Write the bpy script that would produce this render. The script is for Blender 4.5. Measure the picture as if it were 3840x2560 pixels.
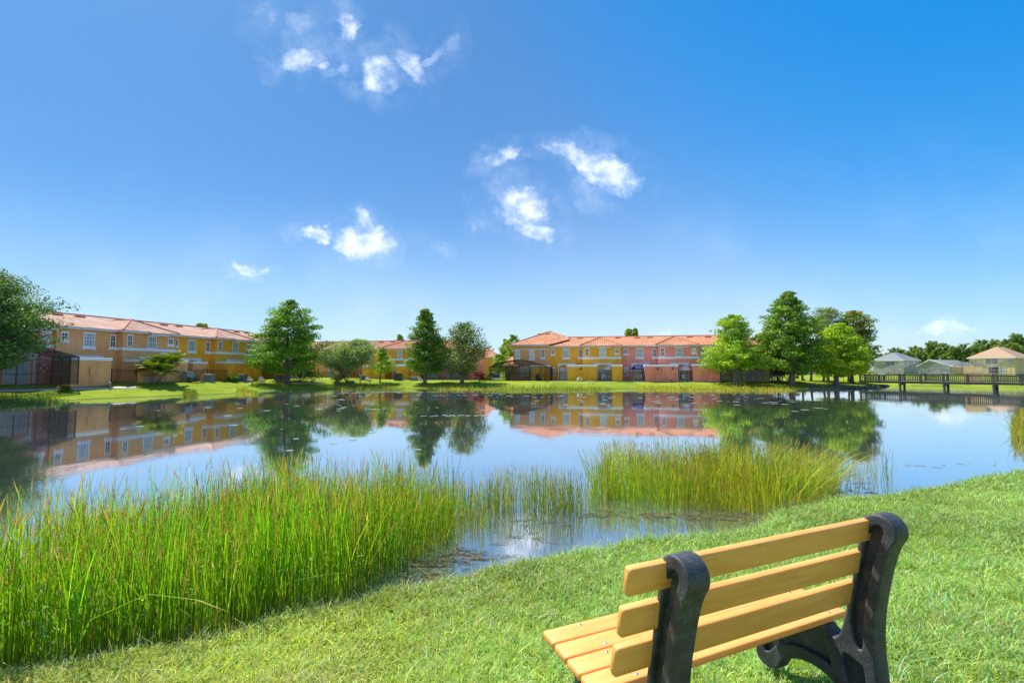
import bpy, bmesh, math, random
import numpy as np
from mathutils import Vector, Matrix, noise as mnoise
random.seed(7)
RNG = np.random.default_rng(11)
scene = bpy.context.scene
COL = scene.collection
for o in list(bpy.data.objects):
    bpy.data.objects.remove(o, do_unlink=True)

# ------------------------------------------------------------------ camera
F_PX = 1800.0          # focal length in pixels of the 3840 px wide photograph
PITCH = math.atan(110 / F_PX)
EYE = 2.5              # eye height above the pond
cam_d = bpy.data.cameras.new("camera")
cam_d.sensor_width = 36
cam_d.lens = F_PX / 3840 * 36
cam_d.clip_start = 0.05
cam_d.clip_end = 6000
cam = bpy.data.objects.new("camera", cam_d)
COL.objects.link(cam)
cam.location = (0, 0, EYE)
cam.rotation_euler = (math.pi / 2 + PITCH, 0, 0)
scene.camera = cam
scene.render.resolution_x = 1024
scene.render.resolution_y = 682

def ray(px, py):
    x = (px - 1920) / F_PX; z = -(py - 1280) / F_PX
    c, s = math.cos(PITCH), math.sin(PITCH)
    return x, c - z * s, s + z * c

def at_z(px, py, z):
    a, b, c = ray(px, py)
    t = (z - EYE) / c
    return a * t, b * t

# ------------------------------------------------------------------ light
SUN_EL = math.radians(57)
SUN_H = Vector((-0.74, 0.67, 0)).normalized()
sd_ = bpy.data.lights.new("sun", 'SUN')
sd_.energy = 3.5
sd_.angle = math.radians(0.5)
sd_.color = (1.0, 0.95, 0.87)
sun = bpy.data.objects.new("sun", sd_)
COL.objects.link(sun)
to_sun = Vector((SUN_H.x * math.cos(SUN_EL), SUN_H.y * math.cos(SUN_EL), math.sin(SUN_EL)))
sun.rotation_euler = to_sun.to_track_quat('Z', 'Y').to_euler()
sun.location = (-40, 40, 80)

scene.view_settings.view_transform = 'Standard'
scene.view_settings.look = 'None'
scene.view_settings.gamma = 1
scene.view_settings.exposure = 1.1

world = bpy.data.worlds.new("World")
scene.world = world
world.use_nodes = True
wt = world.node_tree
for n in list(wt.nodes):
    wt.nodes.remove(n)

class NT:
    def __init__(s, tree): s.t = tree
    def n(s, typ, **kw):
        nd = s.t.nodes.new(typ)
        for k, v in kw.items(): setattr(nd, k, v)
        return nd
    def link(s, a, b): s.t.links.new(a, b)
    def put(s, inp, v):
        if hasattr(v, 'is_linked') or isinstance(v, bpy.types.NodeSocket): s.link(v, inp)
        else: inp.default_value = v
    def m(s, op, a, b=None, c=None, clamp=False):
        nd = s.n('ShaderNodeMath', operation=op, use_clamp=clamp)
        s.put(nd.inputs[0], a)
        if b is not None: s.put(nd.inputs[1], b)
        if c is not None: s.put(nd.inputs[2], c)
        return nd.outputs[0]
    def ss(s, v, lo, hi):
        nd = s.n('ShaderNodeMapRange', interpolation_type='SMOOTHSTEP')
        s.put(nd.inputs[0], v); nd.inputs[1].default_value = lo; nd.inputs[2].default_value = hi
        return nd.outputs[0]
    def mix(s, f, a, b):
        nd = s.n('ShaderNodeMix', data_type='RGBA')
        s.put(nd.inputs[0], f); s.put(nd.inputs[6], a); s.put(nd.inputs[7], b)
        return nd.outputs[2]
    def noise(s, vec, scale, detail=3, rough=.55, dim='3D'):
        nd = s.n('ShaderNodeTexNoise', noise_dimensions=dim)
        if vec is not None: s.link(vec, nd.inputs['Vector'])
        nd.inputs['Scale'].default_value = scale; nd.inputs['Detail'].default_value = detail
        nd.inputs['Roughness'].default_value = rough
        return nd

W = NT(wt)
tc = W.n('ShaderNodeTexCoord')
sky = W.n('ShaderNodeTexSky', sky_type='NISHITA')
sky.sun_disc = False
sky.sun_elevation = SUN_EL
sky.sun_rotation = math.atan2(SUN_H.x, SUN_H.y)
sky.altitude = 0
sky.air_density = 1.0
sky.dust_density = 0.6
sky.ozone_density = 2.6
hs = W.n('ShaderNodeHueSaturation')
hs.inputs['Hue'].default_value = 0.5
hs.inputs['Saturation'].default_value = 1.42
hs.inputs['Value'].default_value = 1.0
# compress the sky's range a little, and deepen the blue on the side away from the sun
g1 = W.n('ShaderNodeVectorMath', operation='SCALE'); W.link(sky.outputs[0], g1.inputs[0]); g1.inputs[3].default_value = 1/6.0
gm_ = W.n('ShaderNodeGamma'); W.link(g1.outputs[0], gm_.inputs[0]); gm_.inputs[1].default_value = .60
g2 = W.n('ShaderNodeVectorMath', operation='SCALE'); W.link(gm_.outputs[0], g2.inputs[0]); g2.inputs[3].default_value = 3.3
W.link(g2.outputs[0], hs.inputs['Color'])
dt = W.n('ShaderNodeVectorMath', operation='DOT_PRODUCT'); W.link(tc.outputs['Generated'], dt.inputs[0]); dt.inputs[1].default_value = Vector((.62, .38, .68)).normalized()
ds = W.n('ShaderNodeVectorMath', operation='DOT_PRODUCT'); W.link(tc.outputs['Generated'], ds.inputs[0]); ds.inputs[1].default_value = to_sun
tint0 = W.mix(W.ss(ds.outputs['Value'], .10, .90), (.86, .90, 1.0, 1), (.27, .52, .74, 1))
tint = W.mix(W.ss(dt.outputs['Value'], .62, 1.03), tint0, (.02, .66, 1.06, 1))
tn = W.n('ShaderNodeMix', data_type='RGBA', blend_type='MULTIPLY'); tn.inputs[0].default_value = 1
W.link(hs.outputs[0], tn.inputs[6]); W.link(tint, tn.inputs[7])
sep = W.n('ShaderNodeSeparateXYZ'); W.link(tc.outputs['Generated'], sep.inputs[0])
yy = W.m('MAXIMUM', sep.outputs[1], 0.05)
A = W.m('DIVIDE', sep.outputs[0], yy)
B = W.m('DIVIDE', sep.outputs[2], yy)
cmb = W.n('ShaderNodeCombineXYZ'); W.link(A, cmb.inputs[0]); W.link(B, cmb.inputs[1])
nz1 = W.noise(cmb.outputs[0], 9, 6, .68)
nz2 = W.noise(cmb.outputs[0], 17, 9, .66)
sc = W.n('ShaderNodeSeparateColor'); W.link(nz1.outputs['Color'], sc.inputs[0])
A2 = W.m('ADD', A, W.m('MULTIPLY', W.m('SUBTRACT', sc.outputs[0], .5), .11))
B2 = W.m('ADD', B, W.m('MULTIPLY', W.m('SUBTRACT', sc.outputs[1], .5), .11))
# soft cumulus scraps: centre and radii (photo px / 1.633), tilt, density
CL = [(693,140,58,36,0,.9),(795,62,26,48,.1,.8),(690,48,50,36,-.4,.45),(787,147,16,30,-.3,.5),(872,178,54,46,-.3,.85),
      (945,152,26,56,.5,.7),(1035,112,28,46,-.3,.38),(610,36,36,44,0,.32),(990,132,60,16,.5,.42),(745,168,60,14,0,.30),(1240,356,60,12,.2,.25),(1150,368,46,24,.5,.75),(1292,338,50,24,-.1,.85),
      (1345,362,56,34,-.5,.9),(1402,400,62,50,-.4,1.0),(1192,478,66,46,-.25,1.0),(1228,526,54,24,-.2,.9),(838,552,78,38,-.05,1.2),
      (848,516,34,26,-.5,.8),(718,535,52,18,-.1,.95),(572,610,46,16,-.25,.9),(1090,510,12,18,0,.4),(1022,567,22,10,0,.45),
      (2170,756,70,17,0,1.0),(1530,763,22,9,0,.5),(1110,342,16,12,0,.3)]
tot = None
for cx, cy, rx, ry, rot, dn in CL:
    a, b, c = ray(cx * 1.6327, cy * 1.6327)
    ca, cb = a / b, c / b
    rx = rx * 1.6327 / F_PX; ry = ry * 1.6327 / F_PX
    dx = W.m('SUBTRACT', A2, ca); dy = W.m('SUBTRACT', B2, cb)
    co, si = math.cos(rot), math.sin(rot)
    ex = W.m('ADD', W.m('MULTIPLY', dx, co / rx), W.m('MULTIPLY', dy, si / rx))
    ey = W.m('ADD', W.m('MULTIPLY', dx, -si / ry), W.m('MULTIPLY', dy, co / ry))
    q = W.m('ADD', W.m('MULTIPLY', ex, ex), W.m('MULTIPLY', ey, ey))
    v = W.m('MULTIPLY', W.m('SUBTRACT', 1.25, q, clamp=True), dn)
    hv = W.m('MULTIPLY', W.m('SUBTRACT', 1, W.m('MULTIPLY', q, .22), clamp=True), min(1, dn))
    halo = hv if tot is None else W.m('MAXIMUM', halo, hv)
    tot = v if tot is None else W.m('MAXIMUM', tot, v)
dens = W.m('MULTIPLY', tot, W.m('ADD', W.m('MULTIPLY', nz2.outputs[0], 2.9), -.72), clamp=True)
dens = W.ss(dens, -.02, 1.45)
wisp = W.m('MULTIPLY', W.m('MULTIPLY', halo, W.ss(nz1.outputs[0], .38, .75)), .36)
dens = W.m('MAXIMUM', dens, wisp)
# thin high veil
nz3 = W.noise(cmb.outputs[0], 2.6, 5, .6)
veil = W.m('MULTIPLY', W.ss(nz3.outputs[0], .42, .8), .16)
veil = W.m('MULTIPLY', veil, W.ss(sep.outputs[2], .42, .08))
dens = W.m('MAXIMUM', dens, veil)
above = W.ss(sep.outputs[2], .0, .02)
dens = W.m('MULTIPLY', W.m('MULTIPLY', dens, above), .93)
shade = W.ss(nz1.outputs[0], .35, .75)
ccol = W.mix(shade, (4.5, 4.7, 5.1, 1), (3.3, 3.7, 4.5, 1))
dr = W.n('ShaderNodeVectorMath', operation='DOT_PRODUCT'); W.link(tc.outputs['Generated'], dr.inputs[0]); dr.inputs[1].default_value = (.83, .55, 0)
side = W.m('SUBTRACT', 1, W.m('MULTIPLY', W.ss(dr.outputs['Value'], .45, 1.0), .62))
low = W.mix(W.m('MULTIPLY', W.m('MULTIPLY', W.ss(sep.outputs[2], .32, .0), .42), side), tn.outputs[2], (2.15, 2.9, 3.85, 1))
skc = W.mix(dens, low, ccol)
bg = W.n('ShaderNodeBackground'); bg.inputs[1].default_value = 0.15
W.link(skc, bg.inputs[0])
wo = W.n('ShaderNodeOutputWorld'); W.link(bg.outputs[0], wo.inputs[0])

# ------------------------------------------------------------------ materials
def new_mat(name):
    m = bpy.data.materials.new(name); m.use_nodes = True
    t = m.node_tree
    for n in list(t.nodes): t.nodes.remove(n)
    T = NT(t)
    out = T.n('ShaderNodeOutputMaterial')
    return m, T, out

def pbr(name, col, rough=.6, var=.12, vscale=1.5, bump=0, bscale=20, metal=0, spec=.4, fine=0, coord='Object'):
    m, T, out = new_mat(name)
    p = T.n('ShaderNodeBsdfPrincipled')
    tcn = T.n('ShaderNodeTexCoord')
    c = tuple(col) + (1,)
    if var:
        n1 = T.noise(tcn.outputs[coord], vscale, 4, .6)
        f = T.ss(n1.outputs[0], .25, .75)
        c1 = tuple(min(1, x * (1 + var)) for x in col) + (1,)
        c2 = tuple(x * (1 - var) for x in col) + (1,)
        cc = T.mix(f, c2, c1)
        if fine:
            n2 = T.noise(tcn.outputs[coord], fine, 2, .5)
            g = T.ss(n2.outputs[0], .35, .65)
            mm = T.n('ShaderNodeMix', data_type='RGBA', blend_type='MULTIPLY')
            mm.inputs[0].default_value = .35
            T.link(cc, mm.inputs[6])
            v = T.n('ShaderNodeCombineColor')
            for i in range(3): T.link(g, v.inputs[i])
            T.link(v.outputs[0], mm.inputs[7]); cc = mm.outputs[2]
        T.link(cc, p.inputs['Base Color'])
    else:
        p.inputs['Base Color'].default_value = c
    p.inputs['Roughness'].default_value = rough
    p.inputs['Metallic'].default_value = metal
    p.inputs['Specular IOR Level'].default_value = spec
    if bump:
        nb = T.noise(tcn.outputs[coord], bscale, 3, .6)
        bn = T.n('ShaderNodeBump'); bn.inputs['Strength'].default_value = bump
        bn.inputs['Distance'].default_value = .02
        T.link(nb.outputs[0], bn.inputs['Height']); T.link(bn.outputs[0], p.inputs['Normal'])
    T.link(p.outputs[0], out.inputs[0])
    return m

def stucco(name, col):
    """painted render: mottled, with faint rain streaks and block joints"""
    m, T, out = new_mat(name)
    p = T.n('ShaderNodeBsdfPrincipled'); tcn = T.n('ShaderNodeTexCoord')
    n1 = T.noise(tcn.outputs['Object'], .6, 4, .6)
    mp = T.n('ShaderNodeMapping'); mp.inputs['Scale'].default_value = (2.4, 2.4, .25)
    T.link(tcn.outputs['Object'], mp.inputs[0])
    n2 = T.noise(mp.outputs[0], 1.3, 4, .65)
    f = T.m('ADD', T.m('MULTIPLY', T.ss(n1.outputs[0], .3, .7), .5), T.m('MULTIPLY', T.ss(n2.outputs[0], .35, .7), .5))
    c = T.mix(f, tuple(x * .84 for x in col) + (1,), tuple(min(1, x * 1.1) for x in col) + (1,))
    T.link(c, p.inputs['Base Color']); p.inputs['Roughness'].default_value = .85
    nb = T.noise(tcn.outputs['Object'], 60, 2, .6)
    bn = T.n('ShaderNodeBump'); bn.inputs['Strength'].default_value = .25; bn.inputs['Distance'].default_value = .02
    T.link(nb.outputs[0], bn.inputs['Height']); T.link(bn.outputs[0], p.inputs['Normal'])
    T.link(p.outputs[0], out.inputs[0])
    return m

def vcol_mat(name, rough=.5, trans=.35, spec=.35, tint=(1.25, 1.2, .5), sheen=0):
    """foliage: colour of each blade or leaf comes from its own attribute"""
    m, T, out = new_mat(name)
    at = T.n('ShaderNodeAttribute'); at.attribute_name = 'col'
    p = T.n('ShaderNodeBsdfPrincipled'); T.link(at.outputs['Color'], p.inputs['Base Color'])
    p.inputs['Roughness'].default_value = rough; p.inputs['Specular IOR Level'].default_value = spec
    tr = T.n('ShaderNodeBsdfTranslucent')
    mm = T.n('ShaderNodeMix', data_type='RGBA', blend_type='MULTIPLY'); mm.inputs[0].default_value = 1
    T.link(at.outputs['Color'], mm.inputs[6]); mm.inputs[7].default_value = tuple(tint) + (1,)
    T.link(mm.outputs[2], tr.inputs[0])
    mx = T.n('ShaderNodeMixShader'); mx.inputs[0].default_value = trans
    T.link(p.outputs[0], mx.inputs[1]); T.link(tr.outputs[0], mx.inputs[2]); T.link(mx.outputs[0], out.inputs[0])
    return m

def tile_mat(name, c1, c2, c3):
    """clay barrel tiles: rows across the slope, pans down it (UV in metres)"""
    m, T, out = new_mat(name)
    p = T.n('ShaderNodeBsdfPrincipled'); uv = T.n('ShaderNodeUVMap')
    br = T.n('ShaderNodeTexBrick'); T.link(uv.outputs[0], br.inputs['Vector'])
    br.offset = .0
    br.inputs['Scale'].default_value = 1; br.inputs['Brick Width'].default_value = .3; br.inputs['Row Height'].default_value = .36
    br.inputs['Mortar Size'].default_value = .035; br.inputs['Mortar Smooth'].default_value = .6; br.inputs['Bias'].default_value = 0
    br.inputs['Color1'].default_value = tuple(c1) + (1,); br.inputs['Color2'].default_value = tuple(c2) + (1,)
    br.inputs['Mortar'].default_value = tuple(x * .5 for x in c1) + (1,)
    n1 = T.noise(uv.outputs[0], .35, 5, .65)
    c = T.mix(T.m('MULTIPLY', T.ss(n1.outputs[0], .4, .75), .7), br.outputs[0], tuple(c3) + (1,))
    T.link(c, p.inputs['Base Color']); p.inputs['Roughness'].default_value = .8; p.inputs['Specular IOR Level'].default_value = .2
    wv = T.n('ShaderNodeTexWave', wave_type='BANDS', bands_direction='X'); T.link(uv.outputs[0], wv.inputs[0])
    wv.inputs['Scale'].default_value = 1.047; 
    wy = T.n('ShaderNodeTexWave', wave_type='BANDS', bands_direction='Y', wave_profile='SAW'); T.link(uv.outputs[0], wy.inputs[0])
    wy.inputs['Scale'].default_value = .8727
    bn = T.n('ShaderNodeBump'); bn.inputs['Strength'].default_value = .9; bn.inputs['Distance'].default_value = .07
    T.link(T.m('ADD', wv.outputs[1], T.m('MULTIPLY', wy.outputs[1], .7)), bn.inputs['Height']); T.link(bn.outputs[0], p.inputs['Normal'])
    T.link(p.outputs[0], out.inputs[0])
    return m

def screen_mat(name, col, alpha):
    m, T, out = new_mat(name)
    d = T.n('ShaderNodeBsdfDiffuse'); d.inputs[0].default_value = tuple(col) + (1,)
    tr = T.n('ShaderNodeBsdfTransparent'); mx = T.n('ShaderNodeMixShader'); mx.inputs[0].default_value = alpha
    T.link(tr.outputs[0], mx.inputs[1]); T.link(d.outputs[0], mx.inputs[2]); T.link(mx.outputs[0], out.inputs[0])
    return m

def pane_mat(name, dark, light):
    """window glass with curtains or blinds just behind it"""
    m, T, out = new_mat(name)
    p = T.n('ShaderNodeBsdfPrincipled'); tcn = T.n('ShaderNodeTexCoord')
    mp = T.n('ShaderNodeMapping'); mp.inputs['Scale'].default_value = (9, 9, .4); T.link(tcn.outputs['Object'], mp.inputs[0])
    n1 = T.noise(mp.outputs[0], 1.1, 3, .6)
    c = T.mix(T.ss(n1.outputs[0], .3, .7), tuple(dark) + (1,), tuple(light) + (1,))
    T.link(c, p.inputs['Base Color']); p.inputs['Roughness'].default_value = .06; p.inputs['Specular IOR Level'].default_value = .7
    T.link(p.outputs[0], out.inputs[0])
    return m

M = {}
M['brown'] = stucco('brown_render', (.82, .39, .15))
M['yellow'] = stucco('yellow_render', (.94, .42, .03))
M['ochre'] = stucco('ochre_render', (.86, .38, .05))
M['pink'] = stucco('pink_render', (.93, .31, .22))
M['rose'] = stucco('rose_render', (.86, .28, .19))
M['cream'] = stucco('cream_render', (.78, .66, .33))
M['peach'] = stucco('peach_render', (.92, .68, .33))
M['sage'] = stucco('grey_green_render', (.46, .46, .36))
M['white'] = pbr('white_trim_paint', (.8, .8, .82), .6, .05, 3)
M['soffit'] = pbr('eave_board', (.66, .62, .58), .7, .06, 3)
M['tile'] = tile_mat('clay_tiles', (.74, .30, .145), (.58, .22, .12), (.78, .42, .25))
M['tile_pale'] = tile_mat('weathered_clay_tiles', (.66, .36, .25), (.47, .28, .21), (.68, .50, .40))
M['tile_dark'] = tile_mat('dark_clay_tiles', (.48, .19, .11), (.38, .16, .1), (.5, .24, .15))
M['ridge'] = pbr('ridge_tiles', (.6, .2, .1), .7, .2, 3)
M['shingle'] = pbr('grey_shingles', (.26, .28, .30), .9, .15, 4, fine=30)
M['shingle_tan'] = pbr('tan_shingles', (.50, .33, .21), .9, .15, 2, fine=30)
M['pane'] = pane_mat('dark_window_glass', (.02, .025, .03), (.09, .1, .11))
M['pane_curtain'] = pane_mat('curtained_window_glass', (.12, .14, .17), (.45, .48, .5))
M['pane_pale'] = pane_mat('blind_window_glass', (.42, .45, .5), (.62, .64, .66))
M['iron'] = pbr('black_ironwork', (.018, .018, .02), .45, 0)
M['bronze'] = pbr('bronze_frame', (.055, .045, .04), .5, 0)
M['greyframe'] = pbr('grey_frame', (.2, .2, .22), .5, 0)
M['screen'] = screen_mat('dark_insect_screen', (.05, .045, .05), .34)
M['screen_l'] = screen_mat('pale_insect_screen', (.2, .19, .2), .2)
M['ac_dark'] = pbr('dark_ac_casing', (.05, .065, .07), .45, .1, 5)
M['ac_grey'] = pbr('grey_ac_casing', (.22, .25, .26), .5, .1, 5)
M['ac_beige'] = pbr('beige_ac_casing', (.5, .47, .4), .5, .1, 5)
M['ac_white'] = pbr('white_pvc', (.75, .75, .72), .4, .05, 5)
M['bark'] = pbr('grey_bark', (.16, .125, .10), .95, .3, 6, bump=.8, bscale=14)
M['bark_pale'] = pbr('pale_bark', (.3, .26, .22), .9, .3, 6, bump=.6, bscale=14)
M['wood_dark'] = pbr('weathered_dark_timber', (.075, .08, .062), .85, .3, 2.5, bump=.3, bscale=30)
M['wood_deck'] = pbr('deck_boards', (.26, .24, .2), .85, .2, 2.5)
M['plywood'] = pbr('plywood', (.72, .52, .22), .7, .14, 1.6)
M['concrete'] = pbr('concrete', (.52, .48, .42), .9, .12, 2, fine=15)
M['navy'] = pbr('navy_canvas', (.015, .025, .16), .8, .1, 3)
M['cream_canvas'] = pbr('cream_canvas', (.8, .68, .6), .8, .05, 3)
M['tan'] = pbr('tan_cloth', (.5, .36, .16), .8, .1, 3)
M['foliage'] = vcol_mat('tree_leaves', .55, .42)
M['palmleaf'] = vcol_mat('palm_leaves', .55, .35, .2)
M['reed'] = vcol_mat('reed_stems', .42, .5, .45, (1.15,1.15,.6))
M['grass'] = vcol_mat('grass_blades', .5, .42, .3, (1.2, 1.15, .5))

# ------------------------------------------------------------------ mesh helpers
class MB:
    def __init__(s): s.v = []; s.f = []; s.uv = None
    def box(s, x0, x1, y0, y1, z0, z1):
        b = len(s.v)
        s.v += [(x0,y0,z0),(x1,y0,z0),(x1,y1,z0),(x0,y1,z0),(x0,y0,z1),(x1,y0,z1),(x1,y1,z1),(x0,y1,z1)]
        s.f += [tuple(b+i for i in q) for q in ((0,3,2,1),(4,5,6,7),(0,1,5,4),(1,2,6,5),(2,3,7,6),(3,0,4,7))]
        return s
    def tube(s, pts, rad, n=6, caps=True):
        pts = [Vector(p) for p in pts]
        if not hasattr(rad, '__len__'): rad = [rad] * len(pts)
        b = len(s.v); k = len(pts)
        for i, p in enumerate(pts):
            d = (pts[min(i+1,k-1)] - pts[max(i-1,0)]).normalized()
            a = Vector((0,0,1)) if abs(d.z) < .9 else Vector((1,0,0))
            e1 = d.cross(a).normalized(); e2 = d.cross(e1)
            for j in range(n):
                t = 2*math.pi*j/n
                q = p + (e1*math.cos(t) + e2*math.sin(t))*rad[i]
                s.v.append(tuple(q))
        for i in range(k-1):
            for j in range(n):
                s.f.append((b+i*n+j, b+i*n+(j+1)%n, b+(i+1)*n+(j+1)%n, b+(i+1)*n+j))
        if caps:
            s.f.append(tuple(b+j for j in range(n))); s.f.append(tuple(b+(k-1)*n+j for j in reversed(range(n))))
        return s
    def bar(s, p0, p1, w, h=None):
        """rectangular bar between two points"""
        h = h or w
        p0, p1 = Vector(p0), Vector(p1); d = (p1-p0).normalized()
        a = Vector((0,0,1)) if abs(d.z) < .95 else Vector((0,1,0))
        e1 = d.cross(a).normalized()*w/2; e2 = d.cross(e1).normalized()*h/2
        b = len(s.v)
        for p in (p0, p1):
            for q in ((-1,-1),(1,-1),(1,1),(-1,1)): s.v.append(tuple(p + e1*q[0] + e2*q[1]))
        s.f += [tuple(b+i for i in q) for q in ((0,3,2,1),(4,5,6,7),(0,1,5,4),(1,2,6,5),(2,3,7,6),(3,0,4,7))]
        return s
    def lathe(s, prof, n=16, c=(0,0,0)):
        b = len(s.v)
        for r, z in prof:
            for j in range(n):
                t = 2*math.pi*j/n; s.v.append((c[0]+r*math.cos(t), c[1]+r*math.sin(t), c[2]+z))
        for i in range(len(prof)-1):
            for j in range(n):
                s.f.append((b+i*n+j, b+i*n+(j+1)%n, b+(i+1)*n+(j+1)%n, b+(i+1)*n+j))
        s.f.append(tuple(b+j for j in reversed(range(n)))); s.f.append(tuple(b+(len(prof)-1)*n+j for j in range(n)))
        return s
    def poly(s, pts):
        b = len(s.v); s.v += [tuple(p) for p in pts]; s.f.append(tuple(range(b, b+len(pts)))); return s
    def prism_y(s, prof, y0, y1):
        """profile in (x,z) extruded along y"""
        b = len(s.v); k = len(prof)
        s.v += [(x, y0, z) for x, z in prof] + [(x, y1, z) for x, z in prof]
        s.f.append(tuple(b+i for i in range(k))); s.f.append(tuple(b+k+i for i in reversed(range(k))))
        for i in range(k): s.f.append((b+i, b+k+i, b+k+(i+1)%k, b+(i+1)%k))
        return s
    def prism_z(s, prof, z0, z1):
        b = len(s.v); k = len(prof)
        s.v += [(x, y, z0) for x, y in prof] + [(x, y, z1) for x, y in prof]
        s.f.append(tuple(b+i for i in reversed(range(k)))); s.f.append(tuple(b+k+i for i in range(k)))
        for i in range(k): s.f.append((b+i, b+(i+1)%k, b+k+(i+1)%k, b+k+i))
        return s
    def build(s, name, mat, parent=None, smooth=False, bevel=0, seg=1, fix=True):
        me = bpy.data.meshes.new(name)
        me.from_pydata(s.v, [], s.f)
        if fix or bevel:
            bm = bmesh.new(); bm.from_mesh(me)
            if fix: bmesh.ops.recalc_face_normals(bm, faces=bm.faces)
            if bevel: bmesh.ops.bevel(bm, geom=bm.edges[:], offset=bevel, segments=seg, affect='EDGES', profile=.5)
            bm.to_mesh(me); bm.free()
        if smooth:
            me.polygons.foreach_set('use_smooth', [True]*len(me.polygons))
        me.materials.append(mat)
        return link(name, me, parent)

def link(name, me, parent=None):
    o = bpy.data.objects.new(name, me); COL.objects.link(o)
    if parent is not None: o.parent = parent
    return o

def tag(o, label=None, cat=None, group=None, kind=None):
    if label: o['label'] = label
    if cat: o['category'] = cat
    if group: o['group'] = group
    if kind: o['kind'] = kind
    return o

ORD = ('first second third fourth fifth sixth seventh eighth ninth tenth eleventh twelfth thirteenth fourteenth fifteenth sixteenth seventeenth '
       'eighteenth nineteenth twentieth twenty-first twenty-second twenty-third twenty-fourth twenty-fifth twenty-sixth twenty-seventh twenty-eighth').split()
def number_row(objs, text):
    """count a row of look-alikes from the left as seen from the near bank"""
    objs = sorted(objs, key=lambda o: o.location.x/o.location.y)
    for i, o in enumerate(objs): o['label'] = text % (ORD[i] if i else 'leftmost')

def thing(name, label, cat, loc=(0,0,0), rz=0, group=None):
    o = bpy.data.objects.new(name, None); COL.objects.link(o)
    o.empty_display_size = .3
    o.location = loc; o.rotation_euler = (0, 0, rz)
    return tag(o, label, cat, group)

def copy_tree(o, parent=None):
    c = o.copy(); COL.objects.link(c); c.parent = parent
    if parent is not None: c.matrix_parent_inverse = o.matrix_parent_inverse
    for ch in [x for x in o.children]: copy_tree(ch, c)
    return c

def np_mesh(name, V, Fq, mat, cols=None, parent=None, smooth=False):
    """V (n,3); Fq (m,k) all faces with the same count"""
    me = bpy.data.meshes.new(name)
    V = np.asarray(V, dtype=np.float32); Fq = np.asarray(Fq, dtype=np.int32)
    m, k = Fq.shape
    me.vertices.add(len(V)); me.vertices.foreach_set('co', V.ravel())
    me.loops.add(m*k); me.loops.foreach_set('vertex_index', Fq.ravel())
    me.polygons.add(m); me.polygons.foreach_set('loop_start', np.arange(0, m*k, k, dtype=np.int32))
    me.polygons.foreach_set('loop_total', np.full(m, k, dtype=np.int32))
    if smooth: me.polygons.foreach_set('use_smooth', np.ones(m, dtype=bool))
    me.update(calc_edges=True)
    if cols is not None:
        a = me.color_attributes.new('col', 'FLOAT_COLOR', 'POINT')
        c4 = np.ones((len(V), 4), dtype=np.float32); c4[:, :3] = np.clip(cols, 0, 1)
        a.data.foreach_set('color', c4.ravel())
    me.materials.append(mat)
    return link(name, me, parent)

# ------------------------------------------------------------------ shoreline and terrain
near_px = [(0,2512),(153,2494),(306,2457),(520,2420),(765,2396),(918,2347),(1071,2290),(1285,2262),(1429,2208),(1570,2192),(1722,2157),
           (1834,2121),(1980,2092),(2098,2074),(2253,2050),(2406,2014),(2534,2014),(2700,2002),(2814,1985),(2868,1950),(2900,1917),(3018,1893),(3120,1871),
           (3299,1858),(3400,1842),(3495,1832)]
far_px = [(3840,1453),(3600,1449),(3348,1445),(3318,1449),(3298,1454),(3252,1455),(3160,1458),(2946,1458),(2800,1459),(2640,1459),(2480,1457),
          (2335,1457),(2200,1458),(2050,1459),(1900,1460),(1750,1458),(1568,1456),(1491,1456),(1350,1456),(1219,1458),(1120,1460),(1080,1462),(1000,1466),
          (878,1475),(700,1482),(480,1490),(340,1496),(203,1502),(100,1507),(0,1511),(-150,1522),(-350,1540)]
SHORE = [at_z(x, y, .10) for x, y in near_px]
SHORE += [(10.35, 10.9), (11.9, 11.5), (14.2, 12.5), (18, 14.8), (23, 19), (30, 25), (48, 32), (75, 40), (100, 55), (100, 66)]
SHORE += [at_z(x, y, 0) for x, y in far_px]
SHORE += [(-47, 18), (-40, 6), (-24, 1), (-9, 2.4)]
SP = np.array(SHORE)
SP2 = np.roll(SP, -1, axis=0)

def sdist(x, y):
    """signed distance to the waterline: positive on land"""
    x = np.asarray(x, dtype=float); y = np.asarray(y, dtype=float)
    sh = x.shape; x = x.ravel(); y = y.ravel()
    best = np.full(x.shape, 1e9); inside = np.zeros(x.shape, dtype=bool)
    for (ax, ay), (bx, by) in zip(SP, SP2):
        dx, dy = bx-ax, by-ay
        t = np.clip(((x-ax)*dx + (y-ay)*dy)/(dx*dx+dy*dy), 0, 1)
        d = (x-ax-t*dx)**2 + (y-ay-t*dy)**2
        best = np.minimum(best, d)
        c = ((ay > y) != (by > y))
        xi = ax + (y-ay)*dx/(dy if abs(dy) > 1e-9 else 1e-9)
        inside ^= c & (x < xi)
    r = np.sqrt(best)
    return np.where(inside, -r, r).reshape(sh)

def sst(t):
    t = np.clip(t, 0, 1); return t*t*(3-2*t)

def terrain(x, y):
    x = np.asarray(x, dtype=float); y = np.asarray(y, dtype=float)
    d = sdist(x, y)
    n = .02*np.sin(x*1.7+.6*np.sin(y*1.3))*np.cos(y*1.9+.4*x) + .012*np.sin(x*4.1+y*2.2)*np.cos(y*4.7-x)
    land_n = .13*np.clip(d/.22, 0, 1) + .49*sst(d/5.0) + .26*sst((d-4)/4.5)
    T = .88 + .37*sst((-18-x)/16) + .42*sst((y-95)/60)*sst((x-20)/40+.5)
    land_f = .12*np.clip(d/.4, 0, 1) + (T-.12)*sst(d/9.5)
    bl = sst((y-18)/10)
    land = land_n*(1-bl) + land_f*bl + n*np.clip(d, 0, 1)
    wat = np.maximum(-1.3, d*.42)
    return np.where(d > 0, land, wat)

def tz(x, y): return float(terrain(np.array([x]), np.array([y]))[0])

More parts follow.
